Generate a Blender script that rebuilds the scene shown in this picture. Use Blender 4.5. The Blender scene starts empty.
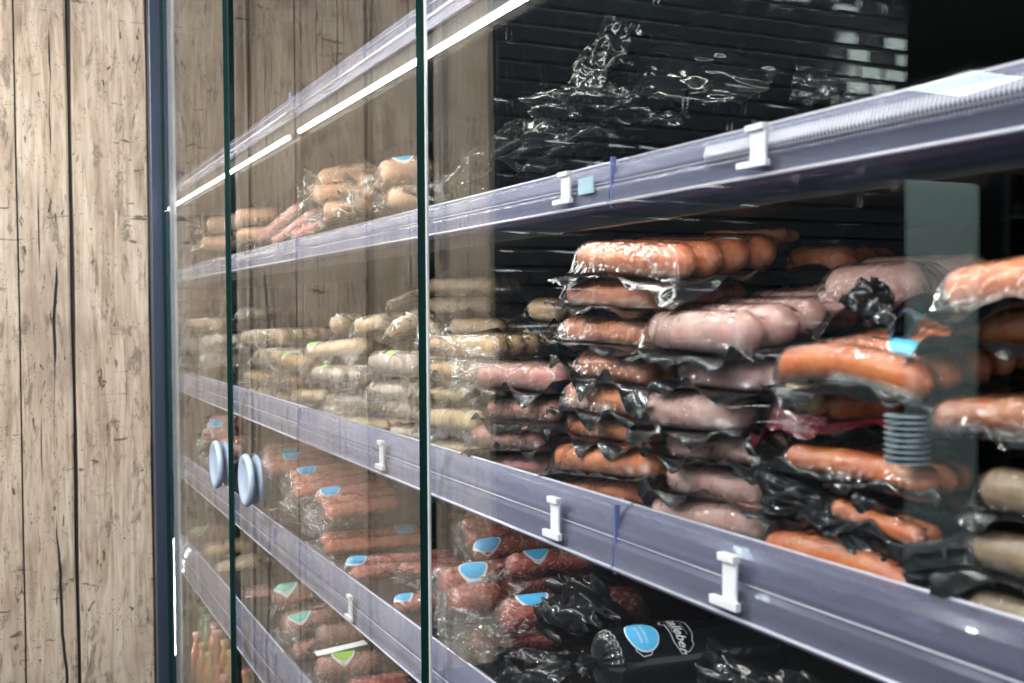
import bpy, bmesh, math, random
from mathutils import Vector, Matrix, noise

C = bpy.context.scene.collection
SC = bpy.context.scene
R = math.radians

# ------------------------------------------------------------------ camera, world, lights, exposure
F = 1100.0
CAMZ = 1.45
CAM = Vector((-0.56, 0.0, CAMZ))
PITCH, ROLL, HEAD = 1.6, 0.35, 25.3
ROT = Matrix.Rotation(R(-HEAD), 4, 'Z') @ Matrix.Rotation(R(90 - PITCH), 4, 'X') @ Matrix.Rotation(R(-ROLL), 4, 'Z')
cam_data = bpy.data.cameras.new('camera')
cam = bpy.data.objects.new('camera', cam_data)
C.objects.link(cam)
cam.matrix_world = Matrix.Translation(CAM) @ ROT
cam_data.sensor_width = 36.0
cam_data.lens = 36.0 * F / 1024.0
cam_data.clip_start = 0.02
cam_data.dof.use_dof = True
cam_data.dof.focus_distance = 1.9
cam_data.dof.aperture_fstop = 8.0
SC.camera = cam

SC.view_settings.view_transform = 'Standard'
SC.view_settings.look = 'None'
SC.view_settings.gamma = 1.0
SC.view_settings.use_curve_mapping = False
SC.view_settings.exposure = 0.28
SC.cycles.max_bounces = 14
SC.cycles.transparent_max_bounces = 40
SC.cycles.diffuse_bounces = 3
SC.cycles.glossy_bounces = 5
SC.cycles.caustics_reflective = False
SC.cycles.caustics_refractive = False
SC.cycles.sample_clamp_indirect = 4.0
SC.cycles.use_denoising = True

world = bpy.data.worlds.new('daylight')
SC.world = world
world.use_nodes = True
world.node_tree.nodes['Background'].inputs[0].default_value = (0.80, 0.88, 1.0, 1)
world.node_tree.nodes['Background'].inputs[1].default_value = 0.75

CEIL = CAMZ + 1.62

def area(name, loc, size, power, col, target):
    d = bpy.data.lights.new(name, 'AREA')
    d.shape = 'RECTANGLE'; d.size = size[0]; d.size_y = size[1]
    d.energy = power; d.color = col
    o = bpy.data.objects.new(name, d); C.objects.link(o)
    o.location = loc
    o.rotation_euler = (Vector(target) - Vector(loc)).to_track_quat('-Z', 'Y').to_euler()
    return o
# shop ceiling lamps in front of the fridge, then added unseen lights
area('ceiling_lamp_light', (-1.45, 1.9, CEIL - 0.06), (0.25, 1.8), 125, (1, 0.96, 0.92), (-0.6, 3.6, 1.2))
area('ceiling_lamp_light', (-1.2, -0.2, CEIL - 0.06), (0.2, 1.6), 40, (0.95, 0.97, 1), (0.15, 1.1, 1.0))
area('added_tile_highlight_light', (-2.45, 3.80, CEIL - 0.04), (2.1, 0.12), 48, (0.85, 0.95, 1), (-2.45, 3.80, 0))  # unseen strip added so the tile bevels show highlight lines
area('added_cupboard_fill_light', (-4.4, 3.0, CEIL - 0.05), (0.5, 0.5), 70, (0.85, 1, 0.95), (-4.1, 4.6, 1.6))  # unseen light added to brighten the mirrored cupboard
for (x, y) in ((-0.75, 0.35), (-0.95, 1.15), (-0.75, 1.95), (-0.95, 2.75), (-1.9, 0.7), (-1.6, 2.6)):  # small unseen lights added for crisp highlights on the packs
    area('added_highlight_light', (x, y, CEIL - 0.05), (0.05, 0.05), 8, (1, 0.97, 0.92), (0.3, y + 0.25, 1.0))

# ------------------------------------------------------------------ helpers
def ray(px, py):
    d = Vector(((px - 512) / F, -(py - 341.5) / F, -1.0))
    return (ROT.to_3x3() @ d)
def at(px, py, X):                       # point of a picture ray on the upright plane X
    d = ray(px, py); t = (X - CAM.x) / d.x
    return CAM + d * t
def atz(px, py, z):
    d = ray(px, py); t = (z - CAM.z) / d.z
    return CAM + d * t

def finish(name, bm, mats, parent=None, smooth=True, M=None):
    me = bpy.data.meshes.new(name)
    bm.normal_update()
    bm.to_mesh(me); bm.free()
    for m in (mats if isinstance(mats, (list, tuple)) else [mats]):
        me.materials.append(m)
    if smooth:
        for p in me.polygons: p.use_smooth = True
    o = bpy.data.objects.new(name, me)
    C.objects.link(o)
    if parent: o.parent = parent
    if M is not None: o.matrix_basis = M
    return o
def empty(name, loc=(0, 0, 0)):
    o = bpy.data.objects.new(name, None); C.objects.link(o); o.location = loc
    o.empty_display_size = 0.05
    return o
def tag(o, label=None, cat=None, group=None, kind=None):
    if label: o['label'] = label
    if cat: o['category'] = cat
    if group: o['group'] = group
    if kind: o['kind'] = kind
    return o
def box(bm, lo, hi, mi=0, bev=0.0):
    x0, y0, z0 = lo; x1, y1, z1 = hi
    v = [bm.verts.new(p) for p in ((x0,y0,z0),(x1,y0,z0),(x1,y1,z0),(x0,y1,z0),(x0,y0,z1),(x1,y0,z1),(x1,y1,z1),(x0,y1,z1))]
    fs = []
    for q in ((3,2,1,0),(4,5,6,7),(0,1,5,4),(1,2,6,5),(2,3,7,6),(3,0,4,7)):
        f = bm.faces.new([v[i] for i in q]); f.material_index = mi; fs.append(f)
    if bev > 0:
        es = list({e for f in fs for e in f.edges})
        bmesh.ops.bevel(bm, geom=es, offset=bev, segments=2, affect='EDGES', profile=0.6)
    return fs
def lathe(bm, prof, seg=24, M=None, mi=0):
    M = M or Matrix.Identity(4)
    rings = []
    for (r, z) in prof:
        rings.append([bm.verts.new(M @ Vector((r*math.cos(2*math.pi*k/seg), r*math.sin(2*math.pi*k/seg), z))) for k in range(seg)])
    for a, b in zip(rings[:-1], rings[1:]):
        for k in range(seg):
            f = bm.faces.new((a[k], a[(k+1) % seg], b[(k+1) % seg], b[k])); f.material_index = mi
    f = bm.faces.new(list(reversed(rings[0]))); f.material_index = mi
    f = bm.faces.new(rings[-1]); f.material_index = mi
def tube(bm, pts, rad, seg=10, mi=0):
    pts = [Vector(p) for p in pts]
    if not isinstance(rad, (list, tuple)): rad = [rad]*len(pts)
    rings = []
    for i, p in enumerate(pts):
        t = (pts[min(i+1, len(pts)-1)] - pts[max(i-1, 0)]).normalized()
        a = t.cross(Vector((0, 0, 1)))
        if a.length < 1e-3: a = t.cross(Vector((1, 0, 0)))
        a.normalize(); b = t.cross(a)
        rings.append([bm.verts.new(p + rad[i]*(a*math.cos(2*math.pi*k/seg) + b*math.sin(2*math.pi*k/seg))) for k in range(seg)])
    for a, b in zip(rings[:-1], rings[1:]):
        for k in range(seg):
            f = bm.faces.new((a[k], b[k], b[(k+1) % seg], a[(k+1) % seg])); f.material_index = mi
    bm.faces.new(rings[0]).material_index = mi
    bm.faces.new(list(reversed(rings[-1]))).material_index = mi

# ------------------------------------------------------------------ material helpers
class NT:
    def __init__(s, name):
        s.m = bpy.data.materials.new(name); s.m.use_nodes = True
        s.t = s.m.node_tree; s.t.nodes.clear()
        s.out = s.t.nodes.new('ShaderNodeOutputMaterial')
    def n(s, kind, **kw):
        nd = s.t.nodes.new(kind)
        for k, v in kw.items(): setattr(nd, k, v)
        return nd
    def l(s, a, b): s.t.links.new(a, b)
    def val(s, sock, v):
        if hasattr(v, 'is_output'): s.l(v, sock)
        else: sock.default_value = v
    def math(s, op, a, b=0.0, c=0.0):
        nd = s.n('ShaderNodeMath', operation=op)
        s.val(nd.inputs[0], a); s.val(nd.inputs[1], b); s.val(nd.inputs[2], c)
        return nd.outputs[0]
    def mix(s, f, a, b, t='MIX'):
        nd = s.n('ShaderNodeMix', data_type='RGBA', blend_type=t)
        s.val(nd.inputs[0], f); s.val(nd.inputs[6], a); s.val(nd.inputs[7], b)
        return nd.outputs[2]
    def obj(s, scale=(1, 1, 1), loc=(0, 0, 0)):
        tc = s.n('ShaderNodeTexCoord'); mp = s.n('ShaderNodeMapping')
        mp.inputs['Scale'].default_value = scale; mp.inputs['Location'].default_value = loc
        s.l(tc.outputs['Object'], mp.inputs[0]); return mp.outputs[0]
    def noise(s, vec, scale, detail=3, rough=0.5, dist=0.0):
        nd = s.n('ShaderNodeTexNoise'); s.l(vec, nd.inputs['Vector'])
        nd.inputs['Scale'].default_value = scale; nd.inputs['Detail'].default_value = detail
        nd.inputs['Roughness'].default_value = rough; nd.inputs['Distortion'].default_value = dist
        return nd.outputs['Fac']
    def vor(s, vec, scale, feat='F1', out='Distance'):
        nd = s.n('ShaderNodeTexVoronoi', feature=feat); s.l(vec, nd.inputs['Vector'])
        nd.inputs['Scale'].default_value = scale
        return nd.outputs[out]
    def ramp(s, fac, stops):
        nd = s.n('ShaderNodeValToRGB'); s.val(nd.inputs[0], fac)
        e = nd.color_ramp.elements
        while len(e) < len(stops): e.new(0.5)
        for el, (p, c) in zip(e, stops):
            el.position = p; el.color = (*c, 1) if len(c) == 3 else c
        return nd.outputs[0]
    def sm(s, x, lo, hi):
        nd = s.n('ShaderNodeMapRange', interpolation_type='SMOOTHSTEP')
        s.val(nd.inputs[0], x); nd.inputs[1].default_value = lo; nd.inputs[2].default_value = hi
        return nd.outputs[0]
    def bump(s, h, strength, dist=0.002, nrm=None):
        nd = s.n('ShaderNodeBump'); s.l(h, nd.inputs['Height'])
        nd.inputs['Strength'].default_value = strength; nd.inputs['Distance'].default_value = dist
        if nrm: s.l(nrm, nd.inputs['Normal'])
        return nd.outputs[0]
    def pr(s, **kw):
        p = s.n('ShaderNodeBsdfPrincipled')
        for k, v in kw.items():
            k = k.replace('_', ' ')
            s.val(p.inputs[k], (*v, 1) if isinstance(v, tuple) and len(v) == 3 else v)
        return p
    def done(s, sh):
        s.l(sh, s.out.inputs[0]); return s.m

def plain(name, col, rough=0.5, metal=0.0, spec=0.5, var=0.12, coat=0.0, bump=0.0, bs=60):
    t = NT(name); v = t.obj()
    nz = t.noise(v, 9, 4)
    c = t.mix(nz, tuple(x*(1-var) for x in col) + (1,), tuple(min(1, x*(1+var)) for x in col) + (1,))
    p = t.pr(Base_Color=c, Roughness=rough, Metallic=metal, Coat_Weight=coat)
    p.inputs['Specular IOR Level'].default_value = spec
    if bump: t.l(t.bump(t.noise(v, bs, 3), bump), p.inputs['Normal'])
    return t.done(p.outputs[0])

def fres(t, ior=1.5, nrm=None):
    """Fresnel factor of a thin sheet, the same from both sides"""
    geo = t.n('ShaderNodeNewGeometry')
    i = t.math('ADD', t.math('MULTIPLY', geo.outputs['Backfacing'], 1.0/ior - ior), ior)
    f = t.n('ShaderNodeFresnel'); t.l(i, f.inputs['IOR'])
    if nrm: t.l(nrm, f.inputs['Normal'])
    return f.outputs[0]

def film(name, tint=(0.97, 0.97, 0.97), gain=1.6, crinkle=0.5, scale=1.0):
    t = NT(name); v = t.obj((1, 1, 1))
    a = t.math('ABSOLUTE', t.math('SUBTRACT', t.noise(v, 62*scale, 2, 0.5, 1.2), 0.5))
    b = t.math('ABSOLUTE', t.math('SUBTRACT', t.noise(v, 24*scale, 2, 0.5, 0.8), 0.5))
    h = t.math('ADD', t.math('MULTIPLY', a, 0.9), t.math('MULTIPLY', b, 1.9))
    nr = t.bump(h, crinkle, 0.010)
    f = t.math('MINIMUM', t.math('MULTIPLY', fres(t, 1.45, nr), gain), 0.95)
    tr = t.n('ShaderNodeBsdfTransparent'); tr.inputs[0].default_value = (*tint, 1)
    g = t.n('ShaderNodeBsdfGlossy'); g.inputs['Roughness'].default_value = 0.11
    g.inputs[0].default_value = (1, 1, 1, 1); t.l(nr, g.inputs['Normal'])
    mx = t.n('ShaderNodeMixShader'); t.l(f, mx.inputs[0]); t.l(tr.outputs[0], mx.inputs[1]); t.l(g.outputs[0], mx.inputs[2])
    return t.done(mx.outputs[0])

def black_film(name, col=(0.012, 0.013, 0.015), crinkle=0.7):
    t = NT(name); v = t.obj()
    a = t.noise(v, 40, 3, 0.6, 1.5)
    b = t.math('ABSOLUTE', t.math('SUBTRACT', t.noise(v, 14, 2, 0.5, 1.0), 0.5))
    h = t.math('ADD', t.math('MULTIPLY', a, 0.4), t.math('MULTIPLY', b, 2.0))
    nr = t.bump(h, crinkle, 0.008)
    p = t.pr(Base_Color=col, Roughness=0.13, Normal=nr, Coat_Weight=0.6, Coat_Roughness=0.05)
    return t.done(p.outputs[0])

def meat(name, base, dark, light, kind='plain', coat=1.0, rough=0.42):
    t = NT(name); v = t.obj()
    oi = t.n('ShaderNodeObjectInfo')
    n1 = t.noise(v, 26, 4, 0.6, 0.4)
    c = t.ramp(n1, [(0.30, dark), (0.52, base), (0.74, light)])
    if kind == 'salami':
        sp = t.sm(t.noise(v, 115, 3, 0.6, 0.8), 0.53, 0.64)
        c = t.mix(t.math('MULTIPLY', sp, 0.75), c, (0.80, 0.47, 0.38, 1))
        dk = t.sm(t.noise(v, 130, 3), 0.60, 0.70)
        c = t.mix(t.math('MULTIPLY', dk, 0.6), c, (dark[0]*0.5, dark[1]*0.4, dark[2]*0.4, 1))
    elif kind == 'speckle':
        dk = t.sm(t.noise(v, 190, 3), 0.60, 0.68)
        c = t.mix(t.math('MULTIPLY', dk, 0.55), c, (0.32, 0.15, 0.05, 1))
        lg = t.sm(t.noise(v, 120, 2, 0.5, 0.3), 0.60, 0.7)
        c = t.mix(t.math('MULTIPLY', lg, 0.5), c, (0.85, 0.38, 0.10, 1))
    elif kind == 'coarse':
        dk = t.sm(t.noise(v, 150, 3), 0.55, 0.72)
        c = t.mix(t.math('MULTIPLY', dk, 0.55), c, (*dark, 1))
    hue = t.n('ShaderNodeHueSaturation'); t.l(c, hue.inputs['Color'])
    t.l(t.math('ADD', t.math('MULTIPLY', oi.outputs['Random'], 0.26), 0.87), hue.inputs['Value'])
    fw = t.math('ADD', t.math('MULTIPLY', t.math('ABSOLUTE', t.math('SUBTRACT', t.noise(v, 70, 2, 0.6, 1.6), 0.5)), 0.8),
                t.math('MULTIPLY', t.math('ABSOLUTE', t.math('SUBTRACT', t.noise(v, 26, 2, 0.5, 1.2), 0.5)), 1.8))
    cn = t.bump(fw, 0.9, 0.013)
    p = t.pr(Base_Color=hue.outputs[0], Roughness=rough, Coat_Weight=coat, Coat_Roughness=0.12)
    t.l(t.bump(t.noise(v, 240, 3), 0.25, 0.001), p.inputs['Normal'])
    t.l(cn, p.inputs['Coat Normal'])
    p.inputs['Specular IOR Level'].default_value = 0.35
    return t.done(p.outputs[0])

MT = {}
MT['frank'] = meat('frankfurter_meat', (0.66, 0.20, 0.085), (0.52, 0.13, 0.05), (0.78, 0.32, 0.16))
MT['smoked'] = meat('smoked_sausage_meat', (0.60, 0.145, 0.04), (0.40, 0.07, 0.02), (0.72, 0.24, 0.08))
MT['pink'] = meat('pink_sausage_meat', (0.64, 0.36, 0.32), (0.54, 0.27, 0.24), (0.74, 0.48, 0.42))
MT['dusky'] = meat('dusky_sausage_meat', (0.52, 0.23, 0.20), (0.42, 0.16, 0.14), (0.62, 0.32, 0.28))
MT['tan'] = meat('tan_sausage_meat', (0.60, 0.38, 0.19), (0.46, 0.25, 0.11), (0.72, 0.52, 0.30), 'speckle')
MT['cream'] = meat('cream_sausage_meat', (0.68, 0.48, 0.30), (0.56, 0.36, 0.20), (0.80, 0.64, 0.45))
MT['white'] = meat('white_sausage_meat', (0.70, 0.56, 0.47), (0.58, 0.44, 0.35), (0.80, 0.70, 0.62))
MT['coarse'] = meat('coarse_sausage_meat', (0.58, 0.44, 0.27), (0.40, 0.26, 0.12), (0.70, 0.58, 0.40), 'coarse')
MT['salami'] = meat('salami_meat', (0.40, 0.075, 0.055), (0.24, 0.035, 0.03), (0.55, 0.17, 0.13), 'salami')
MT['pinksalami'] = meat('pink_salami_meat', (0.60, 0.17, 0.14), (0.44, 0.09, 0.08), (0.72, 0.34, 0.30), 'salami')
MT['brownsalami'] = meat('brown_salami_meat', (0.34, 0.13, 0.10), (0.22, 0.07, 0.05), (0.50, 0.26, 0.22), 'salami')
MT['raw'] = meat('coarse_red_sausage_meat', (0.66, 0.20, 0.12), (0.50, 0.11, 0.06), (0.78, 0.36, 0.26), 'coarse')
MT['brown'] = meat('brown_sausage_meat', (0.40, 0.115, 0.04), (0.22, 0.05, 0.02), (0.52, 0.20, 0.08))
MT['liver'] = meat('liver_sausage_meat', (0.26, 0.18, 0.115), (0.18, 0.12, 0.07), (0.36, 0.27, 0.18), 'coarse')
MT['yellow'] = meat('pale_yellow_meat', (0.78, 0.62, 0.30), (0.66, 0.50, 0.20), (0.86, 0.74, 0.44))
MT['ham'] = meat('ham_sausage_skin', (0.80, 0.42, 0.24), (0.66, 0.30, 0.15), (0.88, 0.56, 0.36))
FILM = film('clear_vacuum_film', (0.97, 0.97, 0.97), 1.5, 0.6)
FILMW = film('clear_crumpled_film', (0.93, 0.93, 0.93), 3.0, 1.0, 0.8)
FILMC = film('glossy_clear_vacuum_film', (0.97, 0.97, 0.97), 2.6, 0.95)
FILMS = film('smoky_vacuum_film', (0.55, 0.53, 0.5), 2.4, 0.9, 0.8)
BLACK = black_film('black_vacuum_film')
BAGF = black_film('black_bag_film', (0.016, 0.017, 0.020), 0.28)
RED = black_film('dark_red_vacuum_film', (0.12, 0.01, 0.02))
BLUE_B = plain('sky_blue_badge_paper', (0.10, 0.50, 0.85), 0.3, coat=0.5, var=0.04)
GREEN_B = plain('lime_green_badge_paper', (0.36, 0.68, 0.08), 0.3, coat=0.5, var=0.04)
TEAL_B = plain('teal_badge_paper', (0.22, 0.62, 0.52), 0.3, coat=0.5, var=0.04)
WHITE = plain('white_print', (0.85, 0.86, 0.86), 0.4, var=0.03)
SILVER = plain('silver_print', (0.62, 0.64, 0.66), 0.35, var=0.03)
WCLIP = plain('white_plastic', (0.86, 0.86, 0.90), 0.35, var=0.03)

# ------------------------------------------------------------------ wood and tiles
def wood_mat():
    t = NT('old_reclaimed_pine')
    v = t.obj()
    sp = t.n('ShaderNodeSeparateXYZ'); t.l(v, sp.inputs[0])
    x, z = sp.outputs['X'], sp.outputs['Z']
    vs = t.obj((1, 1, 0.10)); vm = t.obj((1, 1, 0.32)); vl = t.obj((1, 1, 0.05))
    big = t.noise(v, 1.5, 5, 0.6)
    grain = t.noise(vl, 95, 5, 0.65, 0.4)
    grain2 = t.noise(vs, 26, 4, 0.6, 1.2)
    c = t.ramp(grain2, [(0.28, (0.27, 0.20, 0.145)), (0.46, (0.44, 0.35, 0.265)), (0.68, (0.60, 0.51, 0.415))])
    c = t.mix(t.math('MULTIPLY', t.sm(grain, 0.50, 0.68), 0.55), c, (0.24, 0.165, 0.11, 1))
    c = t.mix(t.math('MULTIPLY', t.sm(big, 0.48, 0.75), 0.35), c, (0.60, 0.54, 0.46, 1))
    c = t.mix(t.math('MULTIPLY', t.sm(t.noise(v, 2.3, 4, 0.6), 0.50, 0.68), 0.55), c, (0.27, 0.22, 0.18, 1))
    # blotchy grey wear
    w = t.sm(t.noise(vm, 24, 5, 0.75, 0.6), 0.54, 0.66)
    c = t.mix(t.math('MULTIPLY', w, 0.74), c, (0.15, 0.12, 0.095, 1))
    # short dark nicks, along and across the grain
    nick = t.math('MULTIPLY', t.sm(t.noise(vm, 34, 3, 0.55, 1.2), 0.635, 0.70), t.sm(t.noise(v, 6, 2), 0.42, 0.54))
    c = t.mix(t.math('MULTIPLY', nick, 0.85), c, (0.075, 0.06, 0.05, 1))
    vx = t.obj((0.35, 1, 1.3), (3, 0, 7))
    cross = t.math('MULTIPLY', t.sm(t.noise(vx, 26, 3, 0.55, 1.0), 0.63, 0.68), t.sm(t.noise(v, 4, 2), 0.46, 0.56))
    c = t.mix(t.math('MULTIPLY', cross, 0.85), c, (0.09, 0.07, 0.055, 1))
    # fine worm holes
    hole = t.math('MULTIPLY', t.sm(t.vor(v, 75), 0.22, 0.12), t.sm(t.noise(v, 9, 2), 0.44, 0.56))
    c = t.mix(t.math('MULTIPLY', hole, 0.8), c, (0.08, 0.06, 0.05, 1))
    # knots
    vk = t.obj((1, 1, 0.75), (0.13, 0, 0.31))
    nd = t.n('ShaderNodeTexVoronoi'); t.l(vk, nd.inputs['Vector']); nd.inputs['Scale'].default_value = 4.6
    kd = t.math('ADD', nd.outputs['Distance'], t.math('MULTIPLY', t.math('SUBTRACT', t.noise(v, 40, 2), 0.5), 0.05))
    knot = t.sm(kd, 0.095, 0.065); halo = t.math('MULTIPLY', t.sm(kd, 0.20, 0.07), 0.5)
    c = t.mix(halo, c, (0.24, 0.16, 0.11, 1))
    ring = t.math('SINE', t.math('MULTIPLY', kd, 240))
    kc = t.mix(t.math('MULTIPLY', t.math('ADD', ring, 1.0), 0.4), (0.15, 0.085, 0.055, 1), (0.07, 0.04, 0.03, 1))
    c = t.mix(t.math('MULTIPLY', knot, 0.9), c, kc)
    # long drying cracks at fixed boards
    cr = None
    for (x0, wid, amp, sc, off, cut) in ((-0.362, 0.0050, 0.07, 1.6, 1, 0.40), (-0.410, 0.0024, 0.03, 1.7, 4, 0.46), (-0.476, 0.0030, 0.012, 1.2, 7, 0.22),
                                    (-0.22, 0.0016, 0.06, 1.6, 9, 0.55), (-0.64, 0.0022, 0.05, 1.5, 12, 0.5), (-0.93, 0.0028, 0.06, 1.2, 15, 0.42),
                                    (-1.16, 0.0022, 0.05, 1.3, 18, 0.5), (-0.56, 0.0016, 0.03, 1.3, 21, 0.45), (-0.135, 0.0012, 0.03, 2.0, 25, 0.58)):
        cb = t.n('ShaderNodeCombineXYZ'); t.l(z, cb.inputs[2]); cb.inputs[0].default_value = off
        wob = t.math('MULTIPLY', t.math('SUBTRACT', t.noise(cb.outputs[0], sc, 4, 0.5), 0.5), amp)
        gate = t.noise(cb.outputs[0], sc*1.1, 1)
        wz = t.math('MULTIPLY', t.sm(gate, cut, cut+0.14), wid)
        d = t.math('ABSOLUTE', t.math('SUBTRACT', t.math('SUBTRACT', x, x0), wob))
        m = t.math('LESS_THAN', d, wz)
        cr = m if cr is None else t.math('MAXIMUM', cr, m)
    c = t.mix(cr, c, (0.018, 0.014, 0.012, 1))
    h = t.math('SUBTRACT', t.math('ADD', t.math('MULTIPLY', grain, 0.3), t.math('MULTIPLY', grain2, 0.4)),
               t.math('ADD', t.math('MULTIPLY', cr, 3.0), t.math('ADD', nick, t.math('MULTIPLY', knot, 0.3))))
    p = t.pr(Base_Color=c, Roughness=0.72, Normal=t.bump(h, 0.9, 0.006))
    p.inputs['Specular IOR Level'].default_value = 0.3
    return t.done(p.outputs[0])
WOOD = wood_mat()
DARK = plain('matt_black_paint', (0.010, 0.011, 0.013), 0.6)
def tile_mat():
    t = NT('black_glazed_tile'); v = t.obj()
    p = t.pr(Base_Color=t.mix(t.noise(v, 1.2, 2), (0.010, 0.012, 0.014, 1), (0.03, 0.035, 0.04, 1)), Roughness=0.10,
             Normal=t.bump(t.noise(v, 14, 2), 0.12, 0.002))
    return t.done(p.outputs[0])
TILE = tile_mat()
GROUT = plain('grout', (0.03, 0.03, 0.033), 0.8)

YW = 4.11
# wall of old boards beside the fridge
bm = bmesh.new()
def board(x1, x0, y):
    """one board from x1 (left) to x0 (right), face at y, waney edges"""
    N = 120; zs = [CEIL * i / N for i in range(N+1)]
    col = []
    for z in zs:
        e0 = 0.004*noise.noise(Vector((x0*9, z*2.2, 1))); e1 = 0.004*noise.noise(Vector((x1*9, z*2.2, 5)))
        row = []
        for f, dy in ((0, 0.03), (0.004, 0.004), (0.02, 0), (0.5, 0), (0.98, 0), (0.996, 0.004), (1, 0.03)):
            xx = x1 + e1 + (x0 + e0 - x1 - e1)*f
            row.append(bm.verts.new((xx, y + dy, z)))
        col.append(row)
    for a, b in zip(col[:-1], col[1:]):
        for k in range(6):
            bm.faces.new((a[k], a[k+1], b[k+1], b[k]))
for (a, b, y) in ((-0.298, -0.049, YW), (-0.750, -0.309, YW + 0.004), (-1.250, -0.762, YW)):
    board(a, b, y)
w = finish('wall_left', bm, WOOD, smooth=False); tag(w, kind='structure')
bm = bmesh.new()
box(bm, (-1.254, YW + 0.025, 0), (-0.0, YW + 0.12, CEIL))
tag(finish('wall_backing', bm, DARK, smooth=False), kind='structure')
bm = bmesh.new(); box(bm, (-1.266, YW - 0.012, 0), (-1.251, YW + 0.12, CEIL))
tag(finish('trim_1', bm, plain('dark_steel_edge', (0.03, 0.034, 0.04), 0.35, 0.6), smooth=False), kind='structure')
# tiled wall
bm = bmesh.new()
TX1, TX0 = -3.52, -1.268
box(bm, (TX1, YW + 0.02, 0), (TX0, YW + 0.12, CEIL), 1)
tw, th = 0.155, 0.0775
for j in range(int(CEIL/th) + 1):
    z0 = j*th; z1 = min(z0 + th, CEIL)
    if z1 - z0 < 0.02 or z1 < 0.9: continue
    x = TX0 - (tw/2 if j % 2 else 0)
    xs = [TX0] if j % 2 else []
    while x > TX1: xs.append(x); x -= tw
    xs.append(TX1)
    for xa, xb in zip(xs[1:], xs[:-1]):
        if xb - xa < 0.03: continue
        g = 0.0025; bv = 0.011
        a = [(xa+g, z0+g), (xb-g, z0+g), (xb-g, z1-g), (xa+g, z1-g)]
        i_ = [(xa+g+bv, z0+g+bv), (xb-g-bv, z0+g+bv), (xb-g-bv, z1-g-bv), (xa+g+bv, z1-g-bv)]
        tilt = [random.Random(j*97+int(xa*50)+k).uniform(-0.0016, 0.0016) for k in range(2)]
        vo = [bm.verts.new((p[0], YW+0.019, p[1])) for p in a]
        vi = [bm.verts.new((p[0], YW+0.011 + (tilt[0] if k in (0, 3) else -tilt[0]) + (tilt[1] if k < 2 else -tilt[1]), p[1])) for k, p in enumerate(i_)]
        bm.faces.new(vi)
        for k in range(4): bm.faces.new((vo[k], vo[(k+1) % 4], vi[(k+1) % 4], vi[k]))
tag(finish('wall_far', bm, [TILE, GROUT], smooth=False), kind='structure')
# floor, ceiling
bm = bmesh.new(); box(bm, (-8.5, -4, -0.1), (0.95, 8.0, 0))
tag(finish('floor', bm, plain('dark_stone_floor', (0.025, 0.026, 0.028), 0.6), smooth=False), kind='structure')
bm = bmesh.new(); box(bm, (-8.5, -1.2, CEIL), (0.95, 8.0, CEIL+0.1))
tag(finish('ceiling', bm, DARK, smooth=False), kind='structure')
bm = bmesh.new(); box(bm, (-8.5, 7.9, 0), (-3.56, 8.0, CEIL)); 
tag(finish('wall_end', bm, DARK, smooth=False), kind='structure')
bm = bmesh.new(); box(bm, (-8.6, 3.0, 0), (-8.5, 8.0, CEIL))
tag(finish('wall_side', bm, DARK, smooth=False), kind='structure')

# ------------------------------------------------------------------ the fridge
fr = empty('display_fridge', (0.3, 2.0, 0))
tag(fr, 'tall glass fronted refrigerated display case filled with packed sausages', 'display fridge')
FI = Matrix.Translation(-Vector(fr.location))
def fpart(name, bm, mats, parent=None, smooth=False):
    """part of the fridge given in room coordinates"""
    if parent is None: return finish(name, bm, mats, fr, smooth, FI.copy())
    return finish(name, bm, mats, parent, smooth, Matrix.Identity(4))
Y0, Y1 = 0.15, 4.95
BLK = plain('black_lacquered_sheet', (0.0025, 0.0027, 0.003), 0.9, 0.0, 0.0)
bm = bmesh.new(); box(bm, (0.62, Y0, 0.12), (0.66, 5.02, 2.66)); fpart('back_panel', bm, BLK)
bm = bmesh.new(); box(bm, (0.01, 4.96, 0.12), (0.62, 5.02, 2.66)); fpart('side_panel', bm, BLK)
bm = bmesh.new(); box(bm, (-0.02, Y0-0.3, 0.0), (0.66, 5.02, 0.12), 0, 0.01); fpart('plinth', bm, BLK)
bm = bmesh.new(); box(bm, (-0.03, Y0-0.3, 2.66), (0.66, 5.02, 2.69), 0, 0.01); fpart('canopy', bm, BLK)
POST = plain('slate_blue_steel', (0.045, 0.060, 0.095), 0.32, 0.35)
bm = bmesh.new(); box(bm, (-0.047, 4.04, 0.0), (-0.001, YW + 0.03, 2.68), 0, 0.003)
fpart('corner_post', bm, POST)
bm = bmesh.new(); box(bm, (0.50, 4.86, 0.12), (0.55, 4.93, 2.66), 0, 0.003); fpart('shelf_upright', bm, POST)

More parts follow.
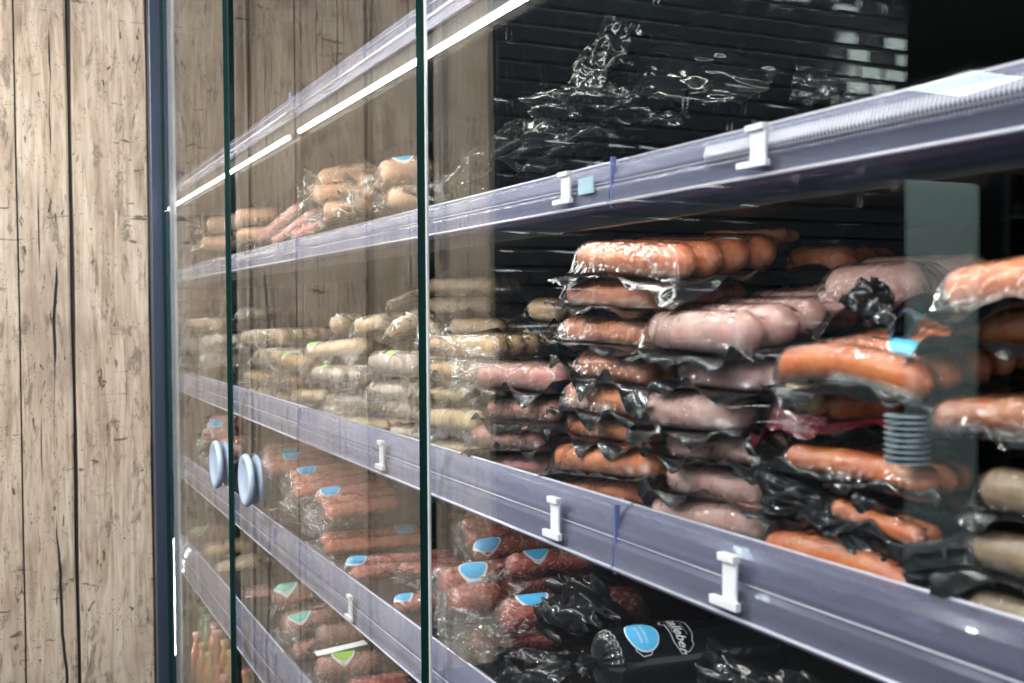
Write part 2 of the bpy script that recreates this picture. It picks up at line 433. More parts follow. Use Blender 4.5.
# glass door leaves
def glass_mat():
    t = NT('clear_door_glass')
    f = fres(t, 1.52)
    tr = t.n('ShaderNodeBsdfTransparent'); tr.inputs[0].default_value = (0.975, 0.99, 0.985, 1)
    g = t.n('ShaderNodeBsdfGlossy'); g.inputs['Roughness'].default_value = 0.0
    mx = t.n('ShaderNodeMixShader'); t.l(f, mx.inputs[0]); t.l(tr.outputs[0], mx.inputs[1]); t.l(g.outputs[0], mx.inputs[2])
    return t.done(mx.outputs[0])
GLASS = glass_mat()
EDGE = plain('green_glass_edge', (0.001, 0.022, 0.020), 0.5, spec=0.1, var=0.3)
EDGE_GLINT = plain('pale_edge_glint', (0.55, 0.55, 0.55), 0.4)
GAP_DARK = plain('dark_pane_gap', (0.006, 0.006, 0.007), 0.5)
def door(ya, yb, knob_y=None, edge_line='none', X=0.0):
    bm = bmesh.new()
    fs = box(bm, (X-0.006, ya, 0.13), (X+0.006, yb, 2.65))
    for f in fs:
        if f.calc_center_median().y < ya + 0.001: f.material_index = 1
    d = fpart('glass_door', bm, [GLASS, EDGE])
    if edge_line == 'far':
        b2 = bmesh.new(); box(b2, (X-0.007, yb + 0.001, 0.13), (X-0.004, yb + 0.010, 2.65)); fpart('pane_edge_strip', b2, EDGE_GLINT, d)  # pale strip stands in for the bright glint on the pane edge
    if edge_line == 'near':
        b2 = bmesh.new(); box(b2, (X+0.0065, ya - 0.004, 0.13), (X+0.0085, ya + 0.02, 2.65)); fpart('pane_edge_strip', b2, GAP_DARK, d)  # black strip drawn for the dark gap between the panes
    if knob_y:
        b2 = bmesh.new()
        K = Matrix.Translation((X-0.006, knob_y, 1.040)) @ Matrix.Rotation(R(-90), 4, 'Y')
        pr = [(0.054, 0.0), (0.061, 0.002), (0.0645, 0.006), (0.0645, 0.012), (0.062, 0.016), (0.058, 0.018), (0.050, 0.0165), (0.044, 0.012), (0.02, 0.0105), (0.001, 0.010)]
        lathe(b2, pr, 48, K)
        k = fpart('door_knob', b2, KNOB, d, True)
        b3 = bmesh.new()
        K2 = Matrix.Translation((X+0.006, knob_y, 1.040)) @ Matrix.Rotation(R(90), 4, 'Y')
        lathe(b3, [(0.058, 0.0), (0.061, 0.003), (0.058, 0.008), (0.05, 0.010), (0.001, 0.010)], 48, K2)
        fpart('door_knob', b3, KNOB, d, True)
    return d
KNOB = plain('pale_blue_grey_knob_plastic', (0.36, 0.45, 0.57), 0.38, var=0.05, coat=0.3)
door(0.16, 1.508, None, 'far', 0.024)
door(1.516, 2.890, 2.70, 'none', 0.011)
door(2.900, 3.985, 3.02, 'near', -0.003)
bm = bmesh.new(); box(bm, (-0.012, 3.99, 0.13), (0.004, 4.03, 2.65)); fpart('glass_edge_strip', bm, EDGE)
bm = bmesh.new(); box(bm, (0.008, 3.985, 0.13), (0.030, 4.00, 2.65)); fpart('white_seal', bm, plain('white_seal', (0.7, 0.75, 0.78), 0.4))

# shelves, price rails
def rail_mat():
    t = NT('violet_tinted_clear_rail'); v = t.obj()
    tr = t.n('ShaderNodeBsdfTransparent'); tr.inputs[0].default_value = (0.66, 0.67, 0.84, 1)
    vs = t.obj((1, 0.06, 1))
    st = t.noise(vs, 60, 3)
    p = t.pr(Base_Color=t.mix(st, (0.30, 0.31, 0.46, 1), (0.70, 0.71, 0.83, 1)), Roughness=0.16, Coat_Weight=0.6,
             Normal=t.bump(t.noise(t.obj((1, 0.3, 1)), 40, 3), 0.15, 0.002))
    lw = t.n('ShaderNodeLayerWeight'); lw.inputs[0].default_value = 0.5      # denser where looked along
    mx = t.n('ShaderNodeMixShader')
    t.l(t.math('ADD', t.math('MULTIPLY', t.math('POWER', lw.outputs['Facing'], 2.0), 0.66), 0.12), mx.inputs[0])
    t.l(tr.outputs[0], mx.inputs[1]); t.l(p.outputs[0], mx.inputs[2])
    return t.done(mx.outputs[0])
RAIL = rail_mat()
LIP = plain('clear_rail_lip', (0.72, 0.70, 0.80), 0.2, coat=0.6)
JOINT = plain('blue_grey_joint', (0.16, 0.18, 0.42), 0.3)
def rail_sheet(ya, yb, z0, z1, parent, name='price_rail', x=0.040):
    """leaning channel: outline in X-Z drawn along Y with its own thickness"""
    h = z1 - z0
    out = [(0.010, 0.0), (-0.002, 0.02), (-0.006, 0.10), (-0.004, 0.16), (-0.004, 0.42), (0.0, 0.50), (-0.001, 0.60), (0.005, 0.80), (0.010, 0.90), (0.016, 0.97), (0.022, 1.0)]
    bm = bmesh.new()
    prof = [(x + a, z0 + b*h) for a, b in out] + [(x + a + 0.0035, z0 + b*h - 0.001) for a, b in reversed(out)]
    vs = [[bm.verts.new((px, y, pz)) for (px, pz) in prof] for y in (ya, yb)]
    n = len(prof)
    for k in range(n): bm.faces.new((vs[0][k], vs[0][(k+1) % n], vs[1][(k+1) % n], vs[1][k]))
    bm.faces.new(list(reversed(vs[0]))); bm.faces.new(vs[1])
    s = fpart(name, bm, RAIL, parent, False)
    # glossy lips that catch the light along the rail
    bm = bmesh.new()
    for zz, xx, rr in ((z0 + 0.10*h, x - 0.007, 0.0019), (z0 + 0.99*h, x + 0.020, 0.0016), (z0+0.52*h, x-0.001, 0.0008)):
        tube(bm, [(xx, ya, zz), (xx, yb, zz)], rr, 6)
    o = finish('rail_lip', bm, LIP, parent, True)
    return s
def clip(y, z0, z1, parent, x=0.030, w=0.020):
    bm = bmesh.new(); h = z1 - z0
    box(bm, (x-0.003, y - w*0.5, z0 + 0.25*h), (x, y + w*0.5, z0 + 0.85*h), 0, 0.001)
    box(bm, (x-0.006, y - w*0.5, z0 + 0.78*h), (x+0.002, y + w*0.7, z0 + 0.88*h), 0, 0.001)
    box(bm, (x-0.006, y - w*0.7, z0 + 0.22*h), (x, y + w*1.3, z0 + 0.33*h), 0, 0.001)
    return finish('rail_clip', bm, WCLIP, parent, False)
SHELF = plain('black_coated_shelf_sheet', (0.02, 0.021, 0.025), 0.35)
def shelf(z, rz0, rz1, ya, yb, joints, depth=0.60, name='shelf'):
    bm = bmesh.new(); box(bm, (0.055, ya, z-0.014), (depth, yb, z), 0, 0.002)
    box(bm, (0.060, ya, z-0.032), (0.066, yb, z-0.014))
    s = fpart(name, bm, SHELF)
    ys = [ya] + joints + [yb]
    for a, b in zip(ys[:-1], ys[1:]):
        rail_sheet(a + 0.002, b - 0.002, rz0, rz1, s)
    for j in joints:
        b2 = bmesh.new(); box(b2, (0.037, j-0.0015, rz0), (0.043, j+0.0015, rz1)); finish('rail_joint', b2, JOINT, s, False)
    return s
ZU, ZM, ZL, ZB, ZT = CAMZ+0.125, CAMZ-0.238, CAMZ-0.555, CAMZ-0.865, CAMZ+0.445
s_top = shelf(ZT, ZT-0.012, ZT+0.036, Y0, Y1, [1.02, 2.4], 0.40)
s_up = shelf(ZU, CAMZ+0.108, CAMZ+0.163, Y0, Y1, [1.015, 2.35])
s_mid = shelf(ZM, CAMZ-0.282, CAMZ-0.208, Y0, Y1, [1.010, 2.35])
s_low = shelf(ZL, CAMZ-0.585, CAMZ-0.514, Y0, Y1, [1.3, 2.6])
s_bot = shelf(ZB, CAMZ-0.930, CAMZ-0.815, Y0, Y1, [1.3, 2.6])
bm = bmesh.new(); box(bm, (0.055, Y0, 0.12), (0.60, Y1, 0.135)); fpart('bottom_deck', bm, SHELF)
for (y, s, a, b) in ((1.10, s_up, CAMZ+0.108, CAMZ+0.163), (0.755, s_up, CAMZ+0.108, CAMZ+0.163), (1.13, s_mid, CAMZ-0.282, CAMZ-0.208),
                     (0.795, s_mid, CAMZ-0.282, CAMZ-0.208), (1.76, s_mid, CAMZ-0.282, CAMZ-0.208), (1.95, s_low, CAMZ-0.585, CAMZ-0.514)):
    clip(y, a, b, s)
# pale label card in the upper rail
bm = bmesh.new(); box(bm, (0.032, 1.045, CAMZ+0.128), (0.034, 1.078, CAMZ+0.146)); finish('price_card', bm, plain('pale_blue_card', (0.45, 0.62, 0.75), 0.5), s_up, False)
# ribbed strip of the near upper rail
bm = bmesh.new()
N = 260; ya, yb = 0.30, 0.84
zc, zh = CAMZ+0.140, 0.0085
for i in range(N):
    y = ya + (yb-ya)*i/N
    if i % 2 == 0: tube(bm, [(0.0325, y, zc-zh), (0.0305, y, zc), (0.0335, y, zc+zh)], 0.0011, 6)
finish('ribbed_strip', bm, plain('clear_ribbing', (0.60, 0.60, 0.70), 0.15, coat=0.8), s_up, True)

# LED tubes under the canopy shelf
def led_mat():
    t = NT('led_tube_light'); e = t.n('ShaderNodeEmission'); e.inputs[0].default_value = (1, 0.97, 0.86, 1)
    e.inputs[1].default_value = 32
    return t.done(e.outputs[0])
LED = led_mat()
zl = CAMZ + 0.392
for (a, b) in ((0.45, 0.92), (0.94, 2.36), (2.46, 3.15), (3.16, 3.86), (3.92, 4.55)):
    bm = bmesh.new(); tube(bm, [(0.05, a, zl), (0.05, b, zl)], 0.0046, 12); fpart('led_tube', bm, LED, None, True)
bm = bmesh.new(); box(bm, (0.056, Y0, zl+0.006), (0.085, Y1, zl+0.035), 0, 0.002); fpart('lamp_housing', bm, plain('dark_lamp_housing', (0.03, 0.03, 0.03), 0.6))
# unseen glowing bars added beneath the shelves to light the packs
def glow_bar(z, ya, yb, st):
    t = NT('added_shelf_glow_light'); e = t.n('ShaderNodeEmission'); e.inputs[0].default_value = (1, 0.96, 0.9, 1); e.inputs[1].default_value = st
    m = t.done(e.outputs[0])
    bm = bmesh.new(); box(bm, (0.070, ya, z-0.0185), (0.082, yb, z-0.0145)); fpart('added_shelf_glow', bm, m)
glow_bar(ZU, Y0, Y1, 15); glow_bar(ZM, Y0, Y1, 13); glow_bar(ZL, Y0, Y1, 12); glow_bar(ZB, Y0, Y1, 9)

bm = bmesh.new(); tube(bm, [(0.012, 4.07, 0.22), (0.012, 4.07, 0.64)], 0.008, 10); fpart('corner_streak_glow', bm, LED, None, True)  # glowing tube added to stand in for a bright upright streak

# ------------------------------------------------------------------ packs of sausages
def saus_mesh(L, r, seed, bh=0.0, bv=0.0, seg=16, st=22, knob=True):
    """curved capsule from x=0 to x=L"""
    rnd = random.Random(seed)
    bm = bmesh.new(); rings = []
    ph = rnd.uniform(0, 9)
    for i in range(st+1):
        u = 0.5 - 0.5*math.cos(math.pi*i/st)
        u = 0.35*u + 0.65*(i/st)
        s = u*L
        e = min(s, L-s); cap = r*1.05
        rr = r*math.sqrt(max(0.0, 1-(1-min(e/cap, 1))**2))
        rr = max(rr, r*0.10 if knob else r*0.02)
        rr *= 1 + 0.05*noise.noise(Vector((s*28, ph, 0)))
        b = 4*u*(1-u)
        cx, cy, cz = s, -bh*b + 0.0015*noise.noise(Vector((s*20, ph, 4))), bv*b
        rings.append([bm.verts.new((cx, cy + rr*math.cos(2*math.pi*k/seg)*(1+0.03*noise.noise(Vector((s*40, k, ph)))), cz + rr*math.sin(2*math.pi*k/seg))) for k in range(seg)])
    for a, b in zip(rings[:-1], rings[1:]):
        for k in range(seg): bm.faces.new((a[k], b[k], b[(k+1) % seg], a[(k+1) % seg]))
    bm.faces.new(rings[0]); bm.faces.new(list(reversed(rings[-1])))
    return bm

def env_h(x, y, L, r, ys, bh, bv):
    """height of the film lying over the row of sausages, and how far outside"""
    u = min(max(x/L, 0), 1); b = 4*u*(1-u); y = y + bh*b
    e = min(x, L-x)
    best = 0.0
    if e > -0.001:
        ce = math.sqrt(max(0.0, 1-(1-min(max(e, 0)/r, 1))**2))
        for yi in ys:
            dy = abs(y-yi)/r
            if dy < 1: best = max(best, r + r*math.sqrt(1-dy*dy)*ce)
            else: best = max(best, r*math.exp(-(dy-1)*1.6)*ce)
    dx = max(-x, x-L, 0); dyo = max(ys[0]-r-y, y-ys[-1]-r, 0)
    return best + bv*b*(1 if best > 0 else 0), math.hypot(dx, dyo)

def film_mesh(L, r, ys, bh, bv, margin, amp, seed, top, res=0.0055):
    off = seed*7.13
    x0, x1 = -margin, L+margin; y0, y1 = ys[0]-r-margin, ys[-1]+r+margin
    nx = max(10, min(70, int((x1-x0)/res))); ny = max(8, min(50, int((y1-y0)/res)))
    bm = bmesh.new(); g = []
    for i in range(nx+1):
        row = []
        for j in range(ny+1):
            x = x0+(x1-x0)*i/nx; y = y0+(y1-y0)*j/ny
            h, d = env_h(x, y, L, r, ys, bh, bv)
            q = min(d/margin, 1.4)
            w = noise.noise(Vector((x*19+off, y*19, 0)))*1.3 + 0.28*noise.noise(Vector((x*48, y*48+off, 3)))
            wv = amp*q*(w*2.3 - 0.10 - 0.25*q)
            cr = 0.0012*(0.6-abs(noise.noise(Vector((x*90+off, y*90, 1)))))
            if top:
                base = r*0.9*math.exp(-d/0.006) if d > 0 else 0
                z = max(h, base) + 0.0012 + wv + cr
                if d > 0: z = r*0.35*math.exp(-d/0.004) + wv + 0.0016 + cr*2
                z = max(z, wv + 0.0012)
            else:
                z = wv + cr*2*q - 0.0008
                if d == 0: z = -0.0005 + bv*0.0
            xx = x + q*amp*1.2*noise.noise(Vector((x*16, y*16, off))); yy = y + q*amp*1.2*noise.noise(Vector((x*16, off, y*16)))
            row.append(bm.verts.new((xx, yy, z)))
        g.append(row)
    for i in range(nx):
        for j in range(ny): bm.faces.new((g[i][j], g[i+1][j], g[i+1][j+1], g[i][j+1]))
    return bm

def badge(root, L, r, ys, bh, bv, fu, row, size, mat, text=None, lift=0.0022, thin=False):
    """round sticker wrapped over the pack"""
    cx = L*fu; cy = ys[row] - bh*4*fu*(1-fu) + (-r*0.25)
    def P(a, b, dz=0.0):
        x, y = cx + a, cy + b
        h, d = env_h(x, y, L, r, ys, bh, bv)
        return (x, y, h + lift + dz)
    def patch(name, rad, mt, dz, parent):
        bm = bmesh.new(); K = 20; rings = [[bm.verts.new(P(0, 0, dz))]]
        for q in (0.35, 0.7, 1.0):
            ring = []
            for k in range(K):
                an = 2*math.pi*k/K; e = 1 + 0.18*max(0, math.cos(an-0.6))**4
                ring.append(bm.verts.new(P(rad*q*e*math.cos(an), min(r*0.97, max(-r*0.97, min(rad*0.8, r*0.78)*q*math.sin(an)*(rad/size))), dz)))
            rings.append(ring)
        for k in range(K): bm.faces.new((rings[0][0], rings[1][k], rings[1][(k+1) % K]))
        for a, b in zip(rings[1:-1], rings[2:]):
            for k in range(K): bm.faces.new((a[k], b[k], b[(k+1) % K], a[(k+1) % K]))
        return finish(name, bm, mt, parent)
    b = patch('badge', size, WHITE, 0, root)
    patch('badge_face', size*0.88, mat, 0.0006, b)
    return b

def star(bm, p, axis, size, seed):
    """gathered film end: pleated fan spreading from a tie"""
    rnd = random.Random(seed); ax = Vector(axis).normalized()
    a = ax.cross(Vector((0, 0, 1))).normalized(); b = ax.cross(a)
    K = 30; r0, r1, r2 = [], [], []
    for k in range(K):
        an = 2*math.pi*k/K; pl = 1 if k % 2 else 0.6
        d = a*math.cos(an)+b*math.sin(an)
        r0.append(bm.verts.new(Vector(p)+d*size*0.12))
        r1.append(bm.verts.new(Vector(p)+d*size*0.5*pl+ax*size*0.35))
        j = rnd.uniform(0.75, 1.15)
        r2.append(bm.verts.new(Vector(p)+d*size*0.85*pl*j+ax*size*(0.85+rnd.uniform(-.25, .25))))
    for A, B in ((r0, r1), (r1, r2)):
        for k in range(K): bm.faces.new((A[k], A[(k+1) % K], B[(k+1) % K], B[k]))

SEED = [1]
def pack(name, cat, label, p1, p2, X, yaw, n, r, mat, group=None, flm='black', margin=0.022, amp=0.011,
         bh=0.0, bv=0.0, bad=None, top=True, part='sausage', tie=False, lean=0.0, wide=1.9, res=None):
    SEED[0] += 1; sd = SEED[0]; rnd = random.Random(sd)
    X = max(X, 0.059 + r)
    if flm == 'clear' and mat in ('cream', 'white', 'tan', 'coarse') and name == 'sausage_pack':
        bh += rnd.uniform(0.002, 0.012); yaw += rnd.uniform(-12, 16); bv += rnd.uniform(-0.002, 0.005)
        amp *= 1.5; j = rnd.uniform(-2.2, 2.2); p1 = (p1[0], p1[1]+j); p2 = (p2[0], p2[1]-j)
    P1 = at(p1[0], p1[1], X)
    yv = R(yaw); hd = Vector((math.sin(yv), -math.cos(yv), 0))      # 0: along the shelf to the near end; 90: into the shelf
    # second end: on the upright plane through P1 along hd
    d2 = ray(*p2); nrm = Vector((hd.y, -hd.x, 0))
    t = (P1-CAM).dot(nrm)/d2.dot(nrm); P2 = CAM + d2*t
    ax = P2-P1; L = ax.length
    if L > 0.30 or L < 0.04:
        L = 0.22 if L > 0.30 else 0.04
        P2 = P1 + ax.normalized()*L
    ax.normalize()
    side = Vector((0, 0, 1)).cross(ax).normalized()
    if side.dot(P1-CAM) < 0:
        P1, P2 = P2, P1; ax = -ax; side = -side
        if bad: bad = (1-bad[0],) + tuple(bad[1:])
    up = ax.cross(side)
    M = Matrix((( ax.x, side.x, up.x, 0), (ax.y, side.y, up.y, 0), (ax.z, side.z, up.z, 0), (0, 0, 0, 1)))
    M = M @ Matrix.Rotation(R(lean), 4, 'X')
    root = empty(name); org = P1 - up*r
    root.matrix_basis = Matrix.Translation(org) @ M
    tag(root, label, cat, group)
    ys = [i*wide*r for i in range(n)]
    big = r*F/max(0.3, (P1-CAM).length) > 9
    for i, y in enumerate(ys):
        dl = rnd.uniform(-0.04, 0.04)*L if i else 0
        s = finish(part, saus_mesh(L-abs(dl), r*(1 if i == 0 else rnd.uniform(0.93, 1.0)), sd*31+i, bh, bv, 18 if big else 12, 26 if big else 14), MT[mat], root,
                   True, Matrix.Translation((max(0, dl), y, r)))
    rs = res or (0.0045 if big else 0.008)
    fm = {'black': BLACK, 'clear': FILMW, 'red': RED, 'smoky': FILMS}[flm]
    finish('backing_film', film_mesh(L, r, ys, bh, bv, margin, amp, sd, False, rs), fm, root)
    if top:
        finish('top_film', film_mesh(L, r, ys, bh, bv, margin*(0.9 if flm != 'black' else 0.30), amp*(0.9 if flm != 'black' else 0.12), sd, True, rs), FILM if flm != 'clear' else FILMC, root)
    if tie:
        bm = bmesh.new(); star(bm, (0.004, ys[0], r), (-1, 0, 0.1), r*1.5, sd); finish('gathered_end', bm, FILMW, root)
    if bad:
        badge(root, L, r, ys, bh, bv, bad[0], min(bad[1], n-1), bad[2], {'b': BLUE_B, 'g': GREEN_B, 't': TEAL_B}[bad[3]])
    return root, L, ys

def settle(root):
    """press the loose film of a pack back behind the rail and up off its shelf"""
    M = root.matrix_basis.copy(); z0 = M.translation.z
    flo = max([z for z in (DECK_Z, ZB, ZL, ZM, ZU) if z < z0 + 0.03] + [DECK_Z])
    for ch in root.children_recursive:
        if ch.type != 'MESH' or 'film' not in ch.name: continue
        W = M @ ch.matrix_basis; Wi = W.inverted()
        for v in ch.data.vertices:
            p = W @ v.co; c = False
            if p.x < 0.060: p.x = max(0.052, 0.060 - 0.15*(0.060-p.x)); c = True
            if p.z < flo + 0.0015: p.z = flo + 0.0015; c = True
            if p.x > 0.595: p.x = 0.595; c = True
            if c: v.co = Wi @ p
DECK_Z = 0.135
def PK(*a, **k):
    o = pack(*a, **k); settle(o[0]); return o
SP = 'sausage_pack'; SC_ = 'sausage pack'
# ---- middle shelf: tall stack of pale pink sausages
g = 'packs in the tall pink stack on the middle shelf'
PK(SP, SC_, 'large pale pink sausage pack in black film crowning the tall pink stack', (661, 328), (762, 333), 0.092, 0, 5, 0.0205, 'pink', g, bh=0.007, margin=0.028, amp=0.014, lean=10, wide=2.0)
PK(SP, SC_, 'pale pink sausage pack directly under the topmost pink pack', (684, 369), (782, 376), 0.09, 4, 4, 0.017, 'pink', g, bh=0.004)
PK(SP, SC_, 'plump rosy sausage pack third from top of the tall pink stack', (655, 408), (756, 413), 0.085, 4, 4, 0.0205, 'pink', g, bh=0.004)
PK(SP, SC_, 'pink sausage pack just above the middle of the tall pink stack, fourth from top', (672, 442), (772, 452), 0.09, 2, 4, 0.015, 'pink', g)
PK(SP, SC_, 'slim pink sausage pack second from bottom of the tall pink stack', (672, 476), (776, 490), 0.09, 2, 4, 0.016, 'pink', g)
PK(SP, SC_, 'lowest pale pink sausage pack of the tall stack, resting on the shelf', (658, 510), (776, 524), 0.085, 2, 4, 0.0175, 'pink', g, bh=0.004)
# ---- orange stack
g = 'packs in the orange frankfurter stack'
PK(SP, SC_, 'topmost orange frankfurter pack with five glossy sausage ends showing', (588, 257), (692, 262), 0.105, 0, 4, 0.0195, 'frank', g, bh=0.007, margin=0.026, lean=6)
PK(SP, SC_, 'orange frankfurter pack second from top, partly behind the large pink pack', (572, 292), (682, 296), 0.085, 8, 4, 0.0175, 'frank', g, bh=0.005, margin=0.026)
PK(SP, SC_, 'orange frankfurter pack third from top with broad black flaps', (568, 328), (668, 334), 0.085, 4, 4, 0.0150, 'frank', g, margin=0.028)
PK(SP, SC_, 'narrow orange frankfurter pack fourth from top, tilted under black film', (584, 362), (655, 374), 0.09, 0, 4, 0.0140, 'frank', g, margin=0.03, amp=0.014)
PK(SP, SC_, 'orange frankfurter pack in the middle of the orange stack', (572, 394), (668, 405), 0.085, 0, 4, 0.0165, 'frank', g)
PK(SP, SC_, 'thin orange frankfurter pack third from bottom of the orange stack', (573, 424), (662, 436), 0.09, 0, 4, 0.0120, 'frank', g)
PK(SP, SC_, 'full orange frankfurter pack second from bottom of the orange stack', (562, 456), (664, 463), 0.085, 0, 4, 0.0185, 'frank', g, bh=0.004)
PK(SP, SC_, 'lowest orange frankfurter pack resting on the middle shelf', (568, 487), (662, 495), 0.09, 0, 4, 0.0130, 'frank', g)
# ---- dusky stack
g = 'packs in the short dusky red stack'
PK(SP, SC_, 'dusky pink sausage pack on top of the short stack left of the orange stack', (483, 375), (566, 379), 0.085, 6, 3, 0.018, 'dusky', g, bh=0.004)
PK(SP, SC_, 'dusky red sausage pack second from top of the short stack', (493, 407), (560, 411), 0.09, 2, 3, 0.0150, 'dusky', g)
PK(SP, SC_, 'dusky pink sausage pack third from top, reaching furthest left in the short stack', (477, 435), (550, 437), 0.08, 2, 3, 0.0185, 'dusky', g)
PK(SP, SC_, 'lowest dusky pink sausage pack in the short stack', (486, 465), (556, 467), 0.09, 2, 3, 0.0165, 'dusky', g)
# ---- right hand stack, smoked sausages
g = 'smoked sausage packs at the right end of the middle shelf'
PK(SP, SC_, 'long curved smoked orange sausages in a pack with a blue badge, nearest the glass', (786, 366), (932, 385), 0.075, 2, 7, 0.0150, 'smoked', g, bv=0.010, margin=0.02, bad=(0.72, 1, 0.020, 'b'), wide=2.1, lean=8)
PK(SP, SC_, 'orange sausage pack in dark red film under the blue badged smoked pack', (792, 412), (905, 402), 0.085, 10, 3, 0.0110, 'smoked', g, flm='red', margin=0.04)
PK(SP, SC_, 'wrinkled orange sausage pack halfway down the right stack', (790, 456), (938, 486), 0.060, 4, 3, 0.0120, 'smoked', g, bv=0.004, margin=0.028)
PK(SP, SC_, 'thin reddish sausage pack sliding down between black films in the right stack', (834, 506), (925, 540), 0.065, 0, 2, 0.0080, 'smoked', g, margin=0.03, amp=0.014)
PK(SP, SC_, 'lowest smoked sausage pack leaning down against the right rail', (770, 545), (922, 592), 0.062, 0, 2, 0.0135, 'smoked', g, bv=0.008, margin=0.026)
PK(SP, SC_, 'ribbed brown sausage pack in smoky film at the right edge', (936, 418), (1075, 425), 0.055, 8, 5, 0.0125, 'brown', 'packs at the right edge of the middle shelf', flm='smoky', bv=0.004, margin=0.03, wide=2.0)
PK(SP, SC_, 'large orange sausage pack at the right edge just above the horizon of packs', (946, 292), (1080, 272), 0.11, 20, 3, 0.0175, 'frank', 'packs at the right edge of the middle shelf', flm='black', margin=0.03)
PK(SP, SC_, 'reddish brown sausage pack behind dull film at the right edge', (960, 332), (1080, 322), 0.11, 20, 3, 0.0140, 'brown', 'packs at the right edge of the middle shelf', margin=0.03)
PK(SP, SC_, 'pale yellow sausage stub at the left end of the blue badged smoked pack', (783, 392), (806, 398), 0.07, 20, 1, 0.0120, 'yellow', None, flm='red', margin=0.008)
g = 'greyish liver sausages at the right edge'
PK('liver_sausage_pack', 'liver sausage', 'upper greyish brown liver sausage at the right edge under the ribbed pack', (986, 486), (1080, 506), 0.060, 0, 1, 0.0155, 'liver', g, margin=0.02)
PK('liver_sausage_pack', 'liver sausage', 'middle greyish brown liver sausage at the right edge', (978, 544), (1080, 572), 0.058, 0, 1, 0.0150, 'liver', g, margin=0.02)
PK('liver_sausage_pack', 'liver sausage', 'lowest greyish brown liver sausage at the right edge just above the rail', (974, 602), (1080, 640), 0.056, 0, 1, 0.0140, 'liver', g, margin=0.02)
# ---- further back on the middle shelf
g = 'packs at the back of the middle shelf'
PK(SP, SC_, 'pale pink sausage pack with a black flap behind the topmost pink pack', (828, 288), (930, 284), 0.20, 20, 2, 0.022, 'pink', g, margin=0.03)
PK(SP, SC_, 'rearmost pale pink sausage pack seen above the others at right', (856, 276), (990, 272), 0.30, 25, 1, 0.020, 'pink', g, margin=0.02)
PK(SP, SC_, 'round dark brown sausage ends beside the topmost frankfurter pack', (790, 263), (856, 262), 0.27, 10, 3, 0.018, 'brown', g, margin=0.025)
PK(SP, SC_, 'dark red sausage pack lying high behind the topmost frankfurter pack', (704, 238), (788, 236), 0.27, 10, 2, 0.010, 'brown', g, margin=0.03)
PK(SP, SC_, 'single rounded tan sausage end left of the orange stack', (530, 309), (566, 311), 0.22, 30, 2, 0.018, 'tan', g, margin=0.02)
PK(SP, SC_, 'dark olive sausage pack in shadow under the rounded tan end', (528, 334), (570, 336), 0.24, 10, 2, 0.016, 'tan', g, margin=0.03)
PK(SP, SC_, 'upper yellowish sausage pack in the rear stack behind the door edge', (428, 287), (500, 286), 0.24, 30, 3, 0.018, 'cream', g, flm='smoky', margin=0.02)
PK(SP, SC_, 'lower yellowish sausage pack in the rear stack behind the door edge', (428, 306), (492, 304), 0.24, 30, 3, 0.017, 'cream', g, margin=0.02)
PK(SP, SC_, 'shadowed sausage pack at the bottom of the rear stack by the tile reflection', (452, 326), (505, 327), 0.24, 20, 3, 0.015, 'tan', g, margin=0.02)
PK(SP, SC_, 'curved yellow sausage pack lying highest left of the door edge', (388, 305), (430, 291), 0.22, 40, 2, 0.013, 'cream', g, flm='clear', margin=0.03)
PK(SP, SC_, 'flat yellow sausage pack below the curved one left of the door edge', (392, 322), (434, 314), 0.22, 40, 2, 0.012, 'cream', g, flm='clear', margin=0.03)
# ---- tan and white sausages in clear film
g = 'tan and white sausage packs in the middle of the middle shelf'
PK(SP, SC_, 'speckled tan bratwurst pack stretching right of the door edge above the dusky stack', (430, 345), (506, 346), 0.075, 10, 5, 0.0175, 'tan', g, flm='clear', wide=2.0)
PK(SP, SC_, 'speckled tan sausage pack directly under the long bratwurst pack', (428, 371), (486, 372), 0.085, 4, 3, 0.015, 'tan', g, flm='clear')
PK(SP, SC_, 'coarse tan sausage pack under a smoky flap right of the door edge', (426, 394), (478, 396), 0.09, 4, 3, 0.013, 'coarse', g, flm='smoky')
PK(SP, SC_, 'grainy yellow sausage pack second from bottom right of the door edge', (426, 417), (484, 423), 0.08, 0, 3, 0.0165, 'coarse', g, flm='clear')
PK(SP, SC_, 'grainy yellow sausage pack lowest right of the door edge', (428, 447), (484, 452), 0.085, 0, 3, 0.013, 'coarse', g, flm='smoky')
PK(SP, SC_, 'white sausage pack with lime badge just left of the door edge', (376, 363), (440, 366), 0.08, 8, 3, 0.0185, 'white', g, flm='clear', bad=(0.62, 0, 0.02, 'g'))
PK(SP, SC_, 'bent white sausage pack under the lime badged pack by the door edge', (374, 388), (436, 392), 0.08, 4, 3, 0.016, 'white', g, flm='clear', bh=0.006)
PK(SP, SC_, 'short white sausage pack third down left of the door edge', (388, 409), (440, 413), 0.085, 4, 3, 0.014, 'white', g, flm='clear')
PK(SP, SC_, 'lowest white sausage pack left of the door edge, behind creased film', (394, 431), (440, 436), 0.09, 4, 3, 0.013, 'white', g, flm='smoky')
PK(SP, SC_, 'greyish white sausage pack with lime badge lying flat at mid shelf', (318, 374), (386, 379), 0.085, 8, 3, 0.0165, 'white', g, flm='clear', bad=(0.65, 0, 0.02, 'g'))
PK(SP, SC_, 'greyish sausage pack beneath the flat lime badged pack', (330, 398), (384, 403), 0.09, 4, 3, 0.015, 'white', g, flm='clear')
PK(SP, SC_, 'dim grey sausage pack deep in the pile above the middle rail', (340, 421), (388, 427), 0.095, 4, 3, 0.013, 'coarse', g, flm='smoky')
PK(SP, SC_, 'cream sausage chain pack with small lime badge at its left end', (308, 351), (372, 345), 0.09, 14, 5, 0.0185, 'cream', g, flm='clear', bad=(0.15, 0, 0.02, 'g'), wide=2.0)
